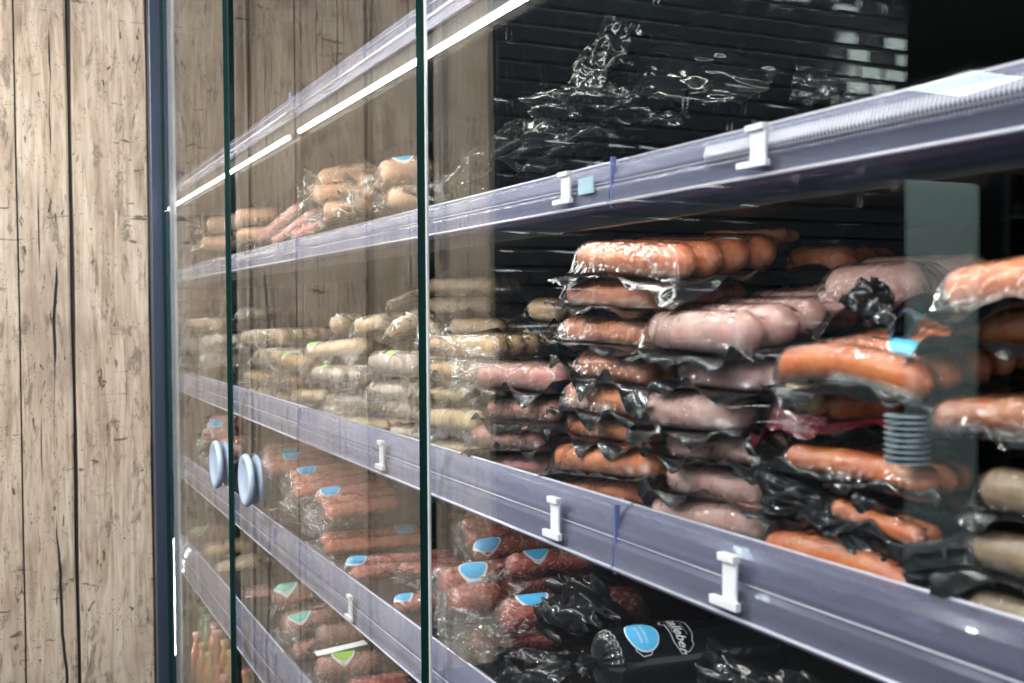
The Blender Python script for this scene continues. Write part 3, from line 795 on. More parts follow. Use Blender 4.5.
PK(SP, SC_, 'twisted cream sausage pair lying on top of the chain, left piece', (334, 330), (352, 318), 0.16, 30, 2, 0.020, 'cream', g, flm='clear', margin=0.012)
PK(SP, SC_, 'curled cream sausage pack in the middle of the loose top row', (358, 327), (392, 320), 0.16, 20, 3, 0.019, 'cream', g, flm='clear', bh=0.012, margin=0.015)
PK(SP, SC_, 'steep cream sausage pack touching the door edge from the left', (392, 334), (422, 318), 0.12, 30, 2, 0.017, 'cream', g, flm='clear', margin=0.015)
PK(SP, SC_, 'wide cream sausage end just right of the door edge above the bratwurst', (418, 338), (440, 324), 0.10, 50, 2, 0.016, 'cream', g, flm='clear', margin=0.015)
PK(SP, SC_, 'cream frankfurter pack with four humps left of the chain', (244, 337), (288, 337), 0.09, 14, 4, 0.022, 'cream', g, flm='clear', wide=2.0)
PK(SP, SC_, 'cream sausage pack under the four humped pack with folded film', (258, 357), (306, 359), 0.09, 8, 3, 0.020, 'cream', g, flm='clear')
PK(SP, SC_, 'pale sausage pack with faint lime badge in the left pile', (283, 363), (322, 364), 0.075, 8, 3, 0.018, 'tan', g, flm='clear', bad=(0.5, 0, 0.02, 'g'))
PK(SP, SC_, 'tan sausage pack in the left pile third above the rail', (276, 377), (322, 381), 0.085, 8, 3, 0.018, 'tan', g, flm='clear')
PK(SP, SC_, 'small cream sausage pack poking from the left pile', (294, 393), (330, 398), 0.08, 20, 2, 0.016, 'cream', g, flm='clear')
PK(SP, SC_, 'white crumpled sausage pack just above the middle rail', (326, 411), (352, 414), 0.08, 30, 2, 0.013, 'white', g, flm='clear')
PK(SP, SC_, 'shaded tan sausage pack low in the left pile', (248, 376), (284, 380), 0.09, 6, 3, 0.018, 'tan', g, flm='clear')
PK(SP, SC_, 'lowest tan sausage pack in the left pile behind the second door', (252, 392), (290, 398), 0.09, 6, 2, 0.017, 'cream', g, flm='clear')
g = 'sausage packs at the far left of the middle shelf'
PK(SP, SC_, 'beige sausage pack on top of the far left pile', (188, 326), (222, 326), 0.09, 14, 4, 0.026, 'cream', g, flm='clear', wide=2.0)
PK(SP, SC_, 'white sausage pack beside the door edge, second in the far left pile', (208, 341), (246, 341), 0.08, 10, 3, 0.022, 'white', g, flm='clear')
PK(SP, SC_, 'beige sausage pack third down in the far left pile', (186, 344), (208, 346), 0.10, 10, 3, 0.024, 'cream', g, flm='clear')
PK(SP, SC_, 'white crumpled sausage pack in the lower far left pile by the door edge', (204, 358), (240, 360), 0.08, 10, 3, 0.024, 'white', g, flm='clear')
PK(SP, SC_, 'beige sausage pack lowest in the far left pile', (184, 362), (206, 366), 0.10, 10, 3, 0.024, 'tan', g, flm='clear')
PK(SP, SC_, 'reddish sausage pack on top of the furthest stack by the corner post', (170, 295), (186, 295), 0.14, 20, 4, 0.026, 'frank', g, wide=2.0)
PK(SP, SC_, 'reddish sausage pack second down in the furthest stack', (171, 308), (188, 308), 0.14, 20, 4, 0.020, 'dusky', g, wide=2.0)
PK(SP, SC_, 'reddish sausage pack lowest in the furthest stack', (172, 320), (190, 320), 0.14, 20, 4, 0.020, 'frank', g, wide=2.0)
PK(SP, SC_, 'faint yellow sausage pack with blue badge behind the second door', (240, 313), (266, 313), 0.25, 20, 3, 0.020, 'cream', g, flm='clear', bad=(0.5, 0, 0.02, 'b'))

# ---- third shelf
g = 'red sausage packs on the third shelf'
PK(SP, SC_, 'front coarse red sausage pack with blue badge under the middle rail', (322, 513), (400, 500), 0.10, 90, 3, 0.0178, 'raw', g, flm='clear', bad=(0.18, 2, 0.024, 'b'), lean=24)
PK(SP, SC_, 'coarse red sausage pack with blue badge just behind the front one', (292, 491), (372, 478), 0.10, 90, 3, 0.0178, 'raw', g, flm='clear', bad=(0.25, 2, 0.024, 'b'), lean=24)
PK(SP, SC_, 'coarse red sausage pack with blue badge right of the door knob', (262, 469), (336, 462), 0.10, 90, 2, 0.0194, 'raw', g, flm='clear', bad=(0.4, 1, 0.024, 'b'), lean=24)
PK(SP, SC_, 'pale red sausage pack with teal badge far back under the middle rail', (264, 455), (340, 450), 0.22, 80, 2, 0.0194, 'raw', g, flm='clear', bad=(0.3, 0, 0.028, 't'), lean=24)
PK(SP, SC_, 'orange red sausage pair with blue badge near its right end', (322, 547), (426, 538), 0.10, 90, 2, 0.0173, 'raw', g, flm='clear', bad=(0.80, 1, 0.024, 'b'), lean=24)
PK('salami_pack', 'salami pack', 'pink salami pair with blue badge on its left end', (348, 573), (462, 562), 0.10, 90, 2, 0.0162, 'pinksalami', g, flm='clear', bad=(0.08, 1, 0.022, 'b'), lean=24)
PK('salami_pack', 'salami pack', 'slim pink salami lying across right of the badged pair', (398, 567), (512, 573), 0.19, 84, 1, 0.0125, 'pinksalami', g, flm='clear')
PK('salami_pack', 'salami pack', 'small pink salami end with blue badge under a grey flap', (393, 606), (440, 600), 0.10, 90, 1, 0.018, 'pinksalami', g, flm='smoky', bad=(0.2, 0, 0.018, 'b'), margin=0.03)
PK('salami_pack', 'salami pack', 'thick marbled salami pack with blue badge in crumpled clear film', (444, 600), (590, 577), 0.085, 84, 2, 0.0254, 'salami', g, flm='clear', bad=(0.22, 1, 0.024, 'b'), margin=0.03, amp=0.014, lean=24)
PK('salami_pack', 'salami pack', 'dark marbled salami pack with blue badge beside the black crumpled bag', (498, 617), (640, 600), 0.080, 84, 1, 0.0245, 'salami', g, flm='clear', bad=(0.22, 0, 0.024, 'b'), margin=0.02)
PK('salami_pack', 'salami pack', 'dark red salami pack with blue badge behind the thick marbled one', (470, 551), (560, 535), 0.17, 84, 3, 0.0184, 'salami', g, flm='smoky', bad=(0.15, 0, 0.024, 'b'), lean=24)
PK('salami_pack', 'salami pack', 'purple red salami pack with blue badge lying just under the middle rail', (506, 566), (600, 556), 0.14, 84, 1, 0.0180, 'salami', g, flm='smoky', bad=(0.3, 0, 0.020, 'b'))
PK(SP, SC_, 'small coarse red sausage pack far back right of the door edge', (466, 522), (506, 530), 0.24, 84, 2, 0.0130, 'raw', g, flm='clear', lean=24)
PK('salami_pack', 'salami pack', 'marbled salami end low in the black film at the front of the third shelf', (470, 640), (560, 640), 0.08, 80, 1, 0.018, 'salami', g, flm='smoky', margin=0.03)
PK(SP, SC_, 'pale red sausage pack with blue badge behind the left door knob', (203, 434), (240, 432), 0.10, 60, 3, 0.0238, 'pinksalami', g, flm='clear', bad=(0.3, 1, 0.03, 'b'), lean=24)
PK(SP, SC_, 'pale red sausage pack partly hidden by the left door knob', (212, 450), (246, 448), 0.10, 60, 2, 0.0238, 'pinksalami', g, flm='clear', bad=(0.15, 0, 0.03, 'b'), lean=24)

# ---- fourth shelf, salami
g = 'brown salami packs on the fourth shelf'
PK('salami_pack', 'salami pack', 'brown salami with teal badge furthest back on the right of the fourth shelf', (272, 598), (316, 592), 0.10, 84, 1, 0.032, 'brownsalami', g, flm='clear', bad=(0.3, 0, 0.03, 't'))
PK('salami_pack', 'salami pack', 'brown salami pair with large teal badge', (282, 628), (342, 612), 0.10, 84, 2, 0.024, 'brownsalami', g, flm='clear', bad=(0.3, 0, 0.03, 't'))
PK('salami_pack', 'salami pack', 'brown salami pack with frosty highlights right of the teal badged pair', (316, 636), (366, 630), 0.13, 84, 1, 0.028, 'brownsalami', g, flm='clear')
PK('salami_pack', 'salami pack', 'brown salami with crumpled film end left of the lime badged one', (290, 652), (330, 644), 0.10, 84, 1, 0.022, 'brownsalami', g, flm='clear', tie=True)
PK('salami_pack', 'salami pack', 'brown salami with bright lime green badge', (314, 669), (384, 660), 0.085, 84, 1, 0.028, 'brownsalami', g, flm='clear', bad=(0.4, 0, 0.026, 'g'))
PK('salami_pack', 'salami pack', 'marbled salami cut by the bottom of the picture right of the lime badge', (346, 692), (412, 680), 0.09, 84, 1, 0.024, 'salami', g, flm='clear')
PK('salami_pack', 'salami pack', 'pale brown salami with lime badge left of the second door edge', (188, 538), (228, 530), 0.10, 80, 2, 0.030, 'brownsalami', g, flm='clear', bad=(0.3, 0, 0.03, 'g'))
PK(SP, SC_, 'tan sausage pack below the pale brown salami left of the second door edge', (203, 553), (252, 546), 0.10, 84, 2, 0.024, 'tan', g, flm='clear')
PK(SP, SC_, 'beige sausage pack beside the second door edge above the bottles', (214, 572), (262, 562), 0.10, 84, 2, 0.022, 'cream', g, flm='clear')
PK('salami_pack', 'salami pack', 'dull brown salami pack right of the second door edge', (244, 600), (274, 592), 0.12, 84, 2, 0.022, 'brownsalami', g, flm='clear')
PK('salami_pack', 'salami pack', 'dull brown salami pack low beside the second door edge', (252, 626), (282, 618), 0.10, 84, 2, 0.022, 'brownsalami', g, flm='clear')

# ---- upper shelf, ham sausages
g = 'orange ham sausages on the upper shelf'
HS = 'ham_sausage_pack'
def HAM(label, p1, p2, X, r, yaw=84, bad=None, n=1): 
    return PK(HS, 'ham sausage', label, p1, p2, X, yaw, n, r, 'ham', g, flm='clear', margin=0.010, amp=0.006, tie=True, bad=bad, part='sausage')
HAM('orange ham sausage lying on top of the heap, left of the two', (318, 180), (378, 172), 0.12, 0.026)
HAM('orange ham sausage on top right of the heap with pale blue badge', (378, 174), (434, 168), 0.12, 0.026, 84, (0.45, 0, 0.022, 'b'))
HAM('orange ham sausage in the second layer at the left of the heap', (312, 196), (370, 190), 0.10, 0.024)
HAM('orange ham sausage in the second layer below the blue badge', (360, 190), (416, 188), 0.10, 0.024)
HAM('orange ham sausage at the lower left of the heap', (322, 213), (376, 208), 0.10, 0.024)
HAM('orange ham sausage at the lower middle of the heap', (352, 205), (402, 203), 0.09, 0.022)
HAM('orange ham sausage at the lower right end of the heap near the door edge', (386, 200), (428, 197), 0.10, 0.022)
HAM('orange ham sausage right of the second door edge', (234, 218), (280, 215), 0.12, 0.028)
HAM('orange ham sausage lying under the one right of the second door edge', (236, 236), (276, 233), 0.12, 0.024)
HAM('pale ham sausage left of the second door edge', (206, 226), (240, 222), 0.14, 0.030)
HAM('pale ham sausage lowest left on the upper shelf', (200, 244), (236, 242), 0.12, 0.026)
g = 'thin marbled salamis leaning on the ham sausages'
for lb, a, b in (('thin marbled salami leaning left against the ham heap', (256, 243), (300, 205)), ('thin marbled salami leaning beside the first, nearer the heap', (272, 244), (318, 210)),
                 ('thin marbled salami lying lowest before the ham heap', (292, 238), (334, 216))):
    PK('salami_stick', 'salami', lb, a, b, 0.09, 70, 1, 0.013, 'pinksalami', g, flm='clear', margin=0.006, amp=0.004, tie=True)

# ------------------------------------------------------------------ crumpled black bags
def crumple(name, cat, label, quad, bulge, seed, mat=BLACK, group=None, n=46, amp=0.02, stripe=False):
    """creased bag: four corners in room space, two skins swelling apart"""
    a, b, c, d = [Vector(q) for q in quad]
    nn = (b-a).cross(d-a).normalized(); o = (a+b+c+d)/4
    bm = bmesh.new()
    for sgn in (1, -1):
        g_ = []
        for i in range(n+1):
            row = []
            for j in range(n+1):
                u, v = i/n, j/n
                p = a*(1-u)*(1-v) + b*u*(1-v) + c*u*v + d*(1-u)*v
                q = noise.noise(Vector((u*4+seed, v*4, 0))); q2 = abs(noise.noise(Vector((u*9, v*9+seed, 2)))); q3 = abs(noise.noise(Vector((u*18, v*18+seed, 5))))
                e = (16*u*(1-u)*v*(1-v))**0.5
                w = amp*(q*1.6 + (0.35-q2)*0.9 + (0.3-q3)*0.12)
                sh = Vector((noise.noise(Vector((u*5, v*5, seed))), noise.noise(Vector((u*5, v*5, seed+9))), noise.noise(Vector((u*5, v*5, seed+20)))))*amp*0.8
                row.append(bm.verts.new(p - o + nn*(w + sgn*(bulge*e + 0.0006)) + sh))
            g_.append(row)
        for i in range(n):
            for j in range(n):
                f = (g_[i][j], g_[i+1][j], g_[i+1][j+1], g_[i][j+1])
                bm.faces.new(f if sgn > 0 else tuple(reversed(f)))
    ob = finish(name, bm, mat); ob.location = o
    tag(ob, label, cat, group)
    return ob
def Q(*pts): return [at(*p) for p in pts]
g = 'crumpled black bags on the upper shelf'
crumple('black_bag', 'bag', 'black crumpled bag with a tall flap rising highest on the upper shelf', Q((564, 82, 0.16), (610, 14, 0.20), (640, 26, 0.22), (596, 92, 0.17)), 0.003, 3, BAGF, g, amp=0.007)
crumple('black_bag', 'bag', 'broad dark bag sheet spreading right from the tall flap', Q((622, 22, 0.24), (790, 72, 0.34), (740, 104, 0.26), (604, 104, 0.2)), 0.003, 139, BAGF, g, amp=0.008)
crumple('black_bag', 'bag', 'glossy black bag with a ridged seam in the middle of the upper shelf', Q((526, 92, 0.13), (610, 84, 0.13), (640, 120, 0.16), (532, 116, 0.13)), 0.010, 11, BAGF, g, amp=0.014)
crumple('black_bag', 'bag', 'crinkled shiny black bag end pointing right below the tall flap', Q((596, 92, 0.16), (690, 90, 0.22), (678, 124, 0.2), (590, 126, 0.16)), 0.012, 19, BAGF, g, amp=0.018)
crumple('black_bag', 'bag', 'low black bag just above the upper rail with a toothed seam', Q((505, 160, 0.09), (600, 135, 0.12), (650, 140, 0.2), (520, 176, 0.09)), 0.012, 27, BAGF, g, amp=0.016)
crumple('black_bag', 'bag', 'black bag filling the gap between the ridged bag and the low bag', Q((528, 120, 0.16), (606, 118, 0.18), (640, 160, 0.2), (520, 165, 0.14)), 0.014, 35, BAGF, g, amp=0.018)
crumple('smoky_bag', 'bag', 'narrow smoky bag tail running down left towards the ham sausages', Q((438, 182, 0.09), (520, 118, 0.13), (528, 132, 0.14), (452, 196, 0.09)), 0.003, 43, FILMS, g, amp=0.012)
crumple('smoky_bag', 'bag', 'grey folded bag lying beside the ham heap at the door edge', Q((404, 192, 0.09), (448, 176, 0.12), (500, 192, 0.12), (430, 204, 0.09)), 0.004, 51, FILMS, g, amp=0.012)
crumple('black_bag', 'bag', 'dim black bag with a stiff grey top further right on the upper shelf', Q((796, 64, 0.22), (884, 82, 0.3), (884, 104, 0.3), (788, 104, 0.22)), 0.003, 59, BAGF, g, amp=0.004)
g = 'crumpled black bags on the third shelf'
crumple('black_bag', 'bag', 'shiny crumpled black bag end beneath the rail joint on the third shelf', Q((540, 632, 0.09), (560, 590, 0.13), (608, 576, 0.14), (600, 626, 0.09)), 0.020, 67, BAGF, g, amp=0.03)
crumple('black_bag', 'bag', 'crumpled black bag low in front of the marbled salamis', Q((470, 700, 0.075), (500, 650, 0.10), (572, 650, 0.10), (566, 700, 0.075)), 0.010, 75, BAGF, g, amp=0.03)
crumple('clear_wrap', 'wrap', 'clear crumpled wrap hanging below the thick marbled salami', Q((436, 640, 0.08), (450, 606, 0.09), (510, 622, 0.10), (500, 668, 0.08)), 0.006, 83, FILMW, g, amp=0.02)
crumple('black_bag', 'bag', 'dark bag hidden at the bottom right corner of the third shelf', Q((690, 700, 0.10), (710, 650, 0.14), (860, 690, 0.14), (860, 760, 0.10)), 0.015, 91, BAGF, g, amp=0.02)
g = 'loose clear wraps at the left of the third shelf'
crumple('clear_wrap', 'wrap', 'crumpled clear wrap lying right of the door knobs below the red packs', Q((262, 512, 0.09), (292, 498, 0.14), (340, 520, 0.14), (312, 536, 0.09)), 0.008, 147, FILMW, g, amp=0.02)
crumple('clear_wrap', 'wrap', 'crumpled clear wrap at the far left below the left door knob', Q((188, 470, 0.09), (204, 452, 0.14), (226, 470, 0.14), (206, 486, 0.09)), 0.008, 155, FILMW, g, amp=0.03)
g = 'loose black film folds in the middle shelf stacks'
crumple('black_bag', 'bag', 'black folded flap draped over the right end of the pale pink pack', Q((838, 300, 0.11), (862, 278, 0.14), (892, 290, 0.16), (888, 330, 0.12)), 0.004, 99, BAGF, g, amp=0.012, n=30)
crumple('black_bag', 'bag', 'dark bag bulging between the pink stack and the wrinkled orange pack', Q((752, 500, 0.075), (760, 440, 0.085), (800, 452, 0.085), (850, 540, 0.075)), 0.012, 107, BAGF, g, amp=0.018)
crumple('black_bag', 'bag', 'dark bag between the wrinkled orange pack and the lowest smoked pack', Q((800, 530, 0.075), (800, 490, 0.085), (930, 510, 0.085), (960, 600, 0.075)), 0.010, 115, BAGF, g, amp=0.018)
crumple('black_bag', 'bag', 'dark bag wedged right of the lowest smoked pack', Q((905, 640, 0.075), (905, 540, 0.085), (985, 530, 0.085), (990, 650, 0.075)), 0.008, 123, BAGF, g, amp=0.014)
crumple('black_bag', 'bag', 'black bag behind the tray stack between the two right piles', Q((780, 440, 0.12), (790, 380, 0.14), (960, 390, 0.14), (950, 470, 0.12)), 0.008, 131, BAGF, g, amp=0.014)

# ------------------------------------------------------------------ big black roll with logo
P1 = at(604, 662, 0.078); HDv = Vector((math.sin(R(84)), -math.cos(R(84)), 0)); HDv.normalize()
RR, LL = 0.037, 0.25
P1.z = max(P1.z, ZL + RR)
roll = empty('black_roll'); 
side = Vector((0, 0, 1)).cross(HDv).normalized()
roll.matrix_basis = Matrix.Translation(P1) @ Matrix(((HDv.x, side.x, 0, 0), (HDv.y, side.y, 0, 0), (0, 0, 1, 0), (0, 0, 0, 1)))
tag(roll, 'thick black wrapped ham roll with round blue badge and white script logo', 'ham roll')
bm = bmesh.new(); rings = []; seg = 96
for i in range(60):
    s = i/59; x = s*LL - 0.012
    e = min(s*LL, LL - s*LL); rr = RR*math.sqrt(max(0.0, 1-(1-min(e/0.022, 1))**2)); rr = max(rr, 0.004)
    pl = max(0, 1-e/0.028)
    rings.append([bm.verts.new((x, rr*(1+0.10*pl*math.sin(k*1.57+noise.noise(Vector((k*0.3, s*3, 0)))*4))*math.cos(2*math.pi*k/seg), rr*(1+0.10*pl*math.sin(k*1.57))*math.sin(2*math.pi*k/seg))) for k in range(seg)])
for a, b in zip(rings[:-1], rings[1:]):
    for k in range(seg): bm.faces.new((a[k], b[k], b[(k+1) % seg], a[(k+1) % seg]))
bm.faces.new(rings[0]); bm.faces.new(list(reversed(rings[-1])))
finish('wrapper', bm, black_film('black_roll_film', (0.006, 0.007, 0.011), 0.08), roll)
bm = bmesh.new(); star(bm, (-0.010, 0, 0.0), (-1, 0, 0), 0.020, 5); finish('gathered_end', bm, BLACK, roll)
def cyl(u, s, dr=0.0008):
    """roll surface: u along the roll, s arc length round it, 0 on top, negative towards the camera side"""
    an = math.pi/2 - s/RR
    return (u, (RR+dr)*math.cos(an), (RR+dr)*math.sin(an))
def cyl_line(pts, w, name, mat, parent, dr=0.0012):
    bm = bmesh.new()
    for (a, b) in zip(pts[:-1], pts[1:]):
        a, b = Vector(a), Vector(b); t = (b-a)
        if t.length < 1e-6: continue
        nrm = Vector((-t.y, t.x)).normalized()*w/2
        K = 4; prev = None
        for k in range(K+1):
            p = a + t*k/K
            q = (bm.verts.new(cyl(*(p+nrm), dr)), bm.verts.new(cyl(*(p-nrm), dr)))
            if prev: bm.faces.new((prev[0], q[0], q[1], prev[1]))
            prev = q
    return finish(name, bm, mat, parent, False)
def cyl_text(txt, size, u, s, rot, mat, parent, shear=0.0, dr=0.0014, bold=0.0):
    cu = bpy.data.curves.new('lettering', 'FONT'); cu.body = txt; cu.size = size; cu.shear = shear
    cu.align_x = 'CENTER'; cu.align_y = 'CENTER'; cu.offset = bold
    ob = bpy.data.objects.new('tmp', cu); C.objects.link(ob)
    dg = bpy.context.evaluated_depsgraph_get(); me = bpy.data.meshes.new_from_object(ob.evaluated_get(dg))
    bpy.data.objects.remove(ob)
    c_, s_ = math.cos(rot), math.sin(rot)
    for v in me.vertices:
        x, y = v.co.x, v.co.y
        v.co = cyl(u + x*c_ - y*s_, s + x*s_ + y*c_, dr)
    me.materials.append(mat)
    o = bpy.data.objects.new('lettering', me); C.objects.link(o); o.parent = parent
    return o
# text runs down round the roll: rot turns the writing towards the camera side
bm = bmesh.new(); K = 40; BU, BS = 0.040, -0.018; br = 0.019
def blob(rad, name, mat, dr, parent):
    bm = bmesh.new(); rs = [[bm.verts.new(cyl(BU, BS, dr))]]
    for q in (0.33, 0.66, 1.0):
        rs.append([bm.verts.new(cyl(BU + rad*q*1.0*math.cos(2*math.pi*k/K), BS + rad*1.12*q*math.sin(2*math.pi*k/K), dr)) for k in range(K)])
    for k in range(K): bm.faces.new((rs[0][0], rs[1][k], rs[1][(k+1) % K]))
    for a, b in zip(rs[1:-1], rs[2:]):
        for k in range(K): bm.faces.new((a[k], b[k], b[(k+1) % K], a[(k+1) % K]))
    return finish(name, bm, mat, parent)
bd = blob(br*1.08, 'badge', WHITE, 0.0012, roll); bf = blob(br, 'badge_face', BLUE_B, 0.0018, bd)
cyl_text('HINTERFALL', 0.0050, BU+0.002, BS, R(-90), WHITE, bd, dr=0.0024)
cyl_text('SCHINKEN', 0.0050, BU-0.005, BS, R(-90), WHITE, bd, dr=0.0024)
def logo(u0, s0):
    pts = [(-0.006, 0.030), (-0.002, 0.026), (0.008, 0.022), (0.015, 0.010), (0.016, -0.006), (0.013, -0.014), (0.014, -0.018), (0.008, -0.024), (-0.001, -0.026), (-0.004, -0.020), (-0.007, -0.014), (-0.008, 0.010), (-0.012, 0.012), (-0.012, 0.017), (-0.008, 0.018), (-0.008, 0.030)]
    lg = cyl_line([(u0+a*1.15, s0+b*1.12) for a, b in pts], 0.0014, 'logo', SILVER, roll)
    cyl_text('Stalleber', 0.0165, u0+0.002, s0+0.001, R(-90), WHITE, lg, 0.35, bold=0.0003)
    cyl_line([(u0+0.010, s0+0.012), (u0+0.012, s0-0.008)], 0.0005, 'rule', SILVER, lg)
    cyl_line([(u0-0.005, s0+0.014), (u0-0.005, s0-0.002)], 0.0008, 'rule', SILVER, lg)
logo(0.084, -0.018)
cyl_line([(BU-0.012, BS-0.010), (BU-0.014, BS-0.020), (BU-0.006, BS-0.027), (BU+0.004, BS-0.026), (BU+0.007, BS-0.020), (BU+0.008, BS-0.015)], 0.0010, 'logo_outline', SILVER, roll)

# ------------------------------------------------------------------ shelf below: bottles
g = 'small sauce bottles on the bottom deck'
BOT = {}
def bmat(name, col):
    t = NT(name); v = t.obj()
    p = t.pr(Base_Color=t.mix(t.noise(v, 20, 3), tuple(x*0.8 for x in col)+(1,), tuple(min(1, x*1.15) for x in col)+(1,)), Roughness=0.12, Coat_Weight=0.8)
    return t.done(p.outputs[0])
BOT['o'] = bmat('orange_drink', (0.62, 0.30, 0.08)); BOT['r'] = bmat('red_drink', (0.55, 0.16, 0.10)); BOT['g'] = bmat('green_drink', (0.30, 0.38, 0.16))
CAPM = {'o': plain('gold_cap', (0.75, 0.55, 0.22), 0.3, 0.4), 'r': plain('red_cap', (0.70, 0.22, 0.16), 0.35), 'g': plain('green_cap', (0.35, 0.55, 0.42), 0.35), 'w': plain('pink_cap', (0.78, 0.45, 0.40), 0.35)}
bprof = [(0.0, 0), (0.022, 0), (0.024, 0.004), (0.024, 0.085), (0.021, 0.100), (0.013, 0.118), (0.0115, 0.126), (0.0115, 0.148)]
cprof = [(0.0145, 0.143), (0.0152, 0.145), (0.0152, 0.158), (0.0135, 0.160), (0.001, 0.160)]
caps = [(197, 632, 'r', 'w', 'pink capped bottle standing furthest left in the front'), (202, 643, 'o', 'o', 'gold capped bottle just behind the pink capped one'),
        (209, 652, 'o', 'o', 'gold capped bottle in the middle of the front row'), (214, 623, 'r', 'w', 'pink capped bottle at the back against the rail'),
        (217.5, 630, 'r', 'w', 'second pink capped bottle close to the rail'), (225, 640, 'o', 'o', 'gold capped bottle nearest the second door edge, back one'),
        (231, 650, 'o', 'o', 'gold capped bottle partly behind the second door edge'), (219, 665, 'r', 'r', 'red capped bottle low in the picture left of the door edge'),
        (224, 675, 'r', 'w', 'pink capped bottle lowest left of the door edge'), (246, 670, 'o', 'r', 'red capped bottle right of the second door edge'),
        (193, 590, 'g', 'g', 'green capped bottle highest in the picture'), (202, 607, 'g', 'g', 'green capped bottle below the highest one'), (206, 615, 'g', 'g', 'green capped bottle nearest the pink caps'),
        (183, 605, 'g', 'g', 'green capped bottle beside the corner post')]
DECK = 0.135; tops = DECK + 0.160
for (px, py, k, ck, lb) in caps:
    p = atz(px, py, tops)
    p.x = min(max(p.x, 0.09), 0.53); p.y = min(p.y, 4.85)
    bm = bmesh.new(); lathe(bm, bprof, 20); b = finish('sauce_bottle', bm, BOT[k]); b.location = (p.x, p.y, DECK)
    tag(b, lb, 'bottle', g)
    bm = bmesh.new(); lathe(bm, cprof, 20); finish('cap', bm, CAPM[ck], b)

# ------------------------------------------------------------------ stack of clear trays on the middle shelf
g = 'thin pale trays stacked in the right pile'
TR = plain('pale_blue_grey_tray', (0.42, 0.52, 0.58), 0.2, coat=0.6)
for i in range(9):
    p = at(907, 416 + i*5.8, 0.060)
    bm = bmesh.new()
    lathe(bm, [(0.014, -0.0006), (0.0160, -0.0002), (0.0172, 0.0006), (0.0168, 0.0010), (0.0150, 0.0002), (0.012, 0.0)], 36)
    t_ = finish('tray', bm, TR); t_.location = p
    tag(t_, 'thin pale round tray in the small stack between the right piles', 'tray', g)

# ------------------------------------------------------------------ price card on the fourth shelf
bm = bmesh.new(); a = at(320, 651, 0.07); b = at(364, 645, 0.10)
box(bm, (-0.055, -0.012, -0.001), (0.055, 0.012, 0.001), 0, 0.0006)
pc = finish('price_card', bm, WHITE, smooth=False); pc.location = (a+b)/2; pc.rotation_euler = (R(4), R(-4), R(4))
tag(pc, 'thin white price card lying above the lime badged salami', 'card')

# ------------------------------------------------------------------ room beyond the tiled wall (seen mirrored in the glass)
STEEL = plain('brushed_grey_green_steel', (0.52, 0.64, 0.62), 0.45, 0.1)
rf = empty('steel_cupboard', (-4.09, 4.75, 0)); tag(rf, 'tall grey green steel cupboard mirrored in the glass at upper right', 'cupboard')
bm = bmesh.new(); box(bm, (-0.33, -0.25, 0.0), (0.33, 0.35, 2.15), 0, 0.006); finish('body', bm, STEEL, rf, False)
bm = bmesh.new(); box(bm, (-0.32, -0.275, 0.10), (0.32, -0.252, 2.13), 0, 0.004); dd = finish('cupboard_door', bm, STEEL, rf, False)
bm = bmesh.new(); tube(bm, [(0.26, -0.30, 1.0), (0.26, -0.30, 1.5)], 0.01, 10); finish('handle', bm, plain('dark_handle', (0.05, 0.05, 0.05), 0.3, 0.8), dd)
rk = empty('glass_rack', (-4.95, 4.6, 0)); tag(rk, 'dark open rack beside the steel cupboard, mirrored at the right edge', 'rack')
RM = plain('dark_rack_steel', (0.05, 0.055, 0.06), 0.4, 0.6)
for z in (0.6, 1.3, 1.62, 1.95, 2.2):
    bm = bmesh.new(); box(bm, (-0.4, -0.2, z), (0.4, 0.2, z+0.02)); finish('rack_shelf', bm, RM, rk, False)
for x in (-0.4, 0.4):
    bm = bmesh.new(); box(bm, (x-0.015, -0.2, 0), (x+0.015, 0.2, 2.25)); finish('rack_side', bm, RM, rk, False)
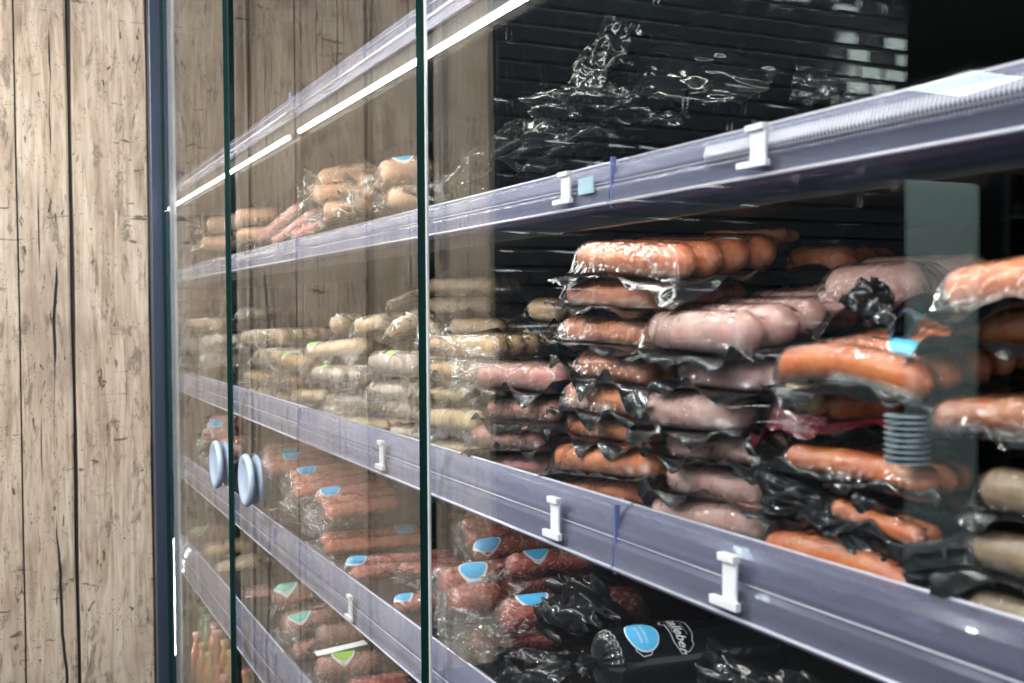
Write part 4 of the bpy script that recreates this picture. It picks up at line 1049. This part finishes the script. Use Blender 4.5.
GL = film('drinking_glass', (0.85, 0.9, 0.92), 3.0, 0.02)
for z in (1.64, 1.97):
    for i in range(6):
        bm = bmesh.new(); lathe(bm, [(0.025, 0), (0.03, 0.005), (0.036, 0.11), (0.034, 0.11), (0.028, 0.008), (0.001, 0.006)], 16)
        o = finish('drinking_glass', bm, GL); o.location = (-4.62 - i*0.11, 4.5, z + 0.0)
        tag(o, 'clear tumbler on the dark rack beside the steel cupboard', 'glass', 'tumblers on the dark rack')
# flat ceiling panel
def mir(px, py, z):
    p = atz(px, py, z); p.x = -p.x; return p
q = [mir(*p, CEIL-0.02) for p in ((903, 90), (957, 96), (1017, 78), (966, 71))]
pc_ = sum(q, Vector())/4
pl = empty('ceiling_light', pc_); tag(pl, 'square pale green ceiling light panel mirrored at upper right', 'ceiling light')
def light_mat(name, col, st):
    t = NT(name); e = t.n('ShaderNodeEmission'); e.inputs[0].default_value = (*col, 1); e.inputs[1].default_value = st
    return t.done(e.outputs[0])
hs = 0.30
ang = math.atan2(q[1].y-q[0].y, q[1].x-q[0].x)
bm = bmesh.new(); ws = [v - pc_ for v in q]
vs = [bm.verts.new((v.x, v.y, 0)) for v in ws] + [bm.verts.new((v.x, v.y, 0.012)) for v in ws]
bm.faces.new(vs[:4]); bm.faces.new(list(reversed(vs[4:])))
for k in range(4): bm.faces.new((vs[k], vs[(k+1) % 4], vs[4+(k+1) % 4], vs[4+k]))
bmesh.ops.recalc_face_normals(bm, faces=bm.faces)
finish('diffuser', bm, light_mat('panel_light', (0.80, 1.0, 0.88), 6.5), pl, False)
bm = bmesh.new()
vs1 = [(v.x*1.02, v.y*1.02) for v in ws]
va = [bm.verts.new((x, y, 0.0125)) for x, y in vs1] + [bm.verts.new((x, y, 0.0195)) for x, y in vs1]
bm.faces.new(va[:4]); bm.faces.new(list(reversed(va[4:])))
for k in range(4): bm.faces.new((va[k], va[(k+1) % 4], va[4+(k+1) % 4], va[4+k]))
finish('frame', bm, DARK, pl, False)
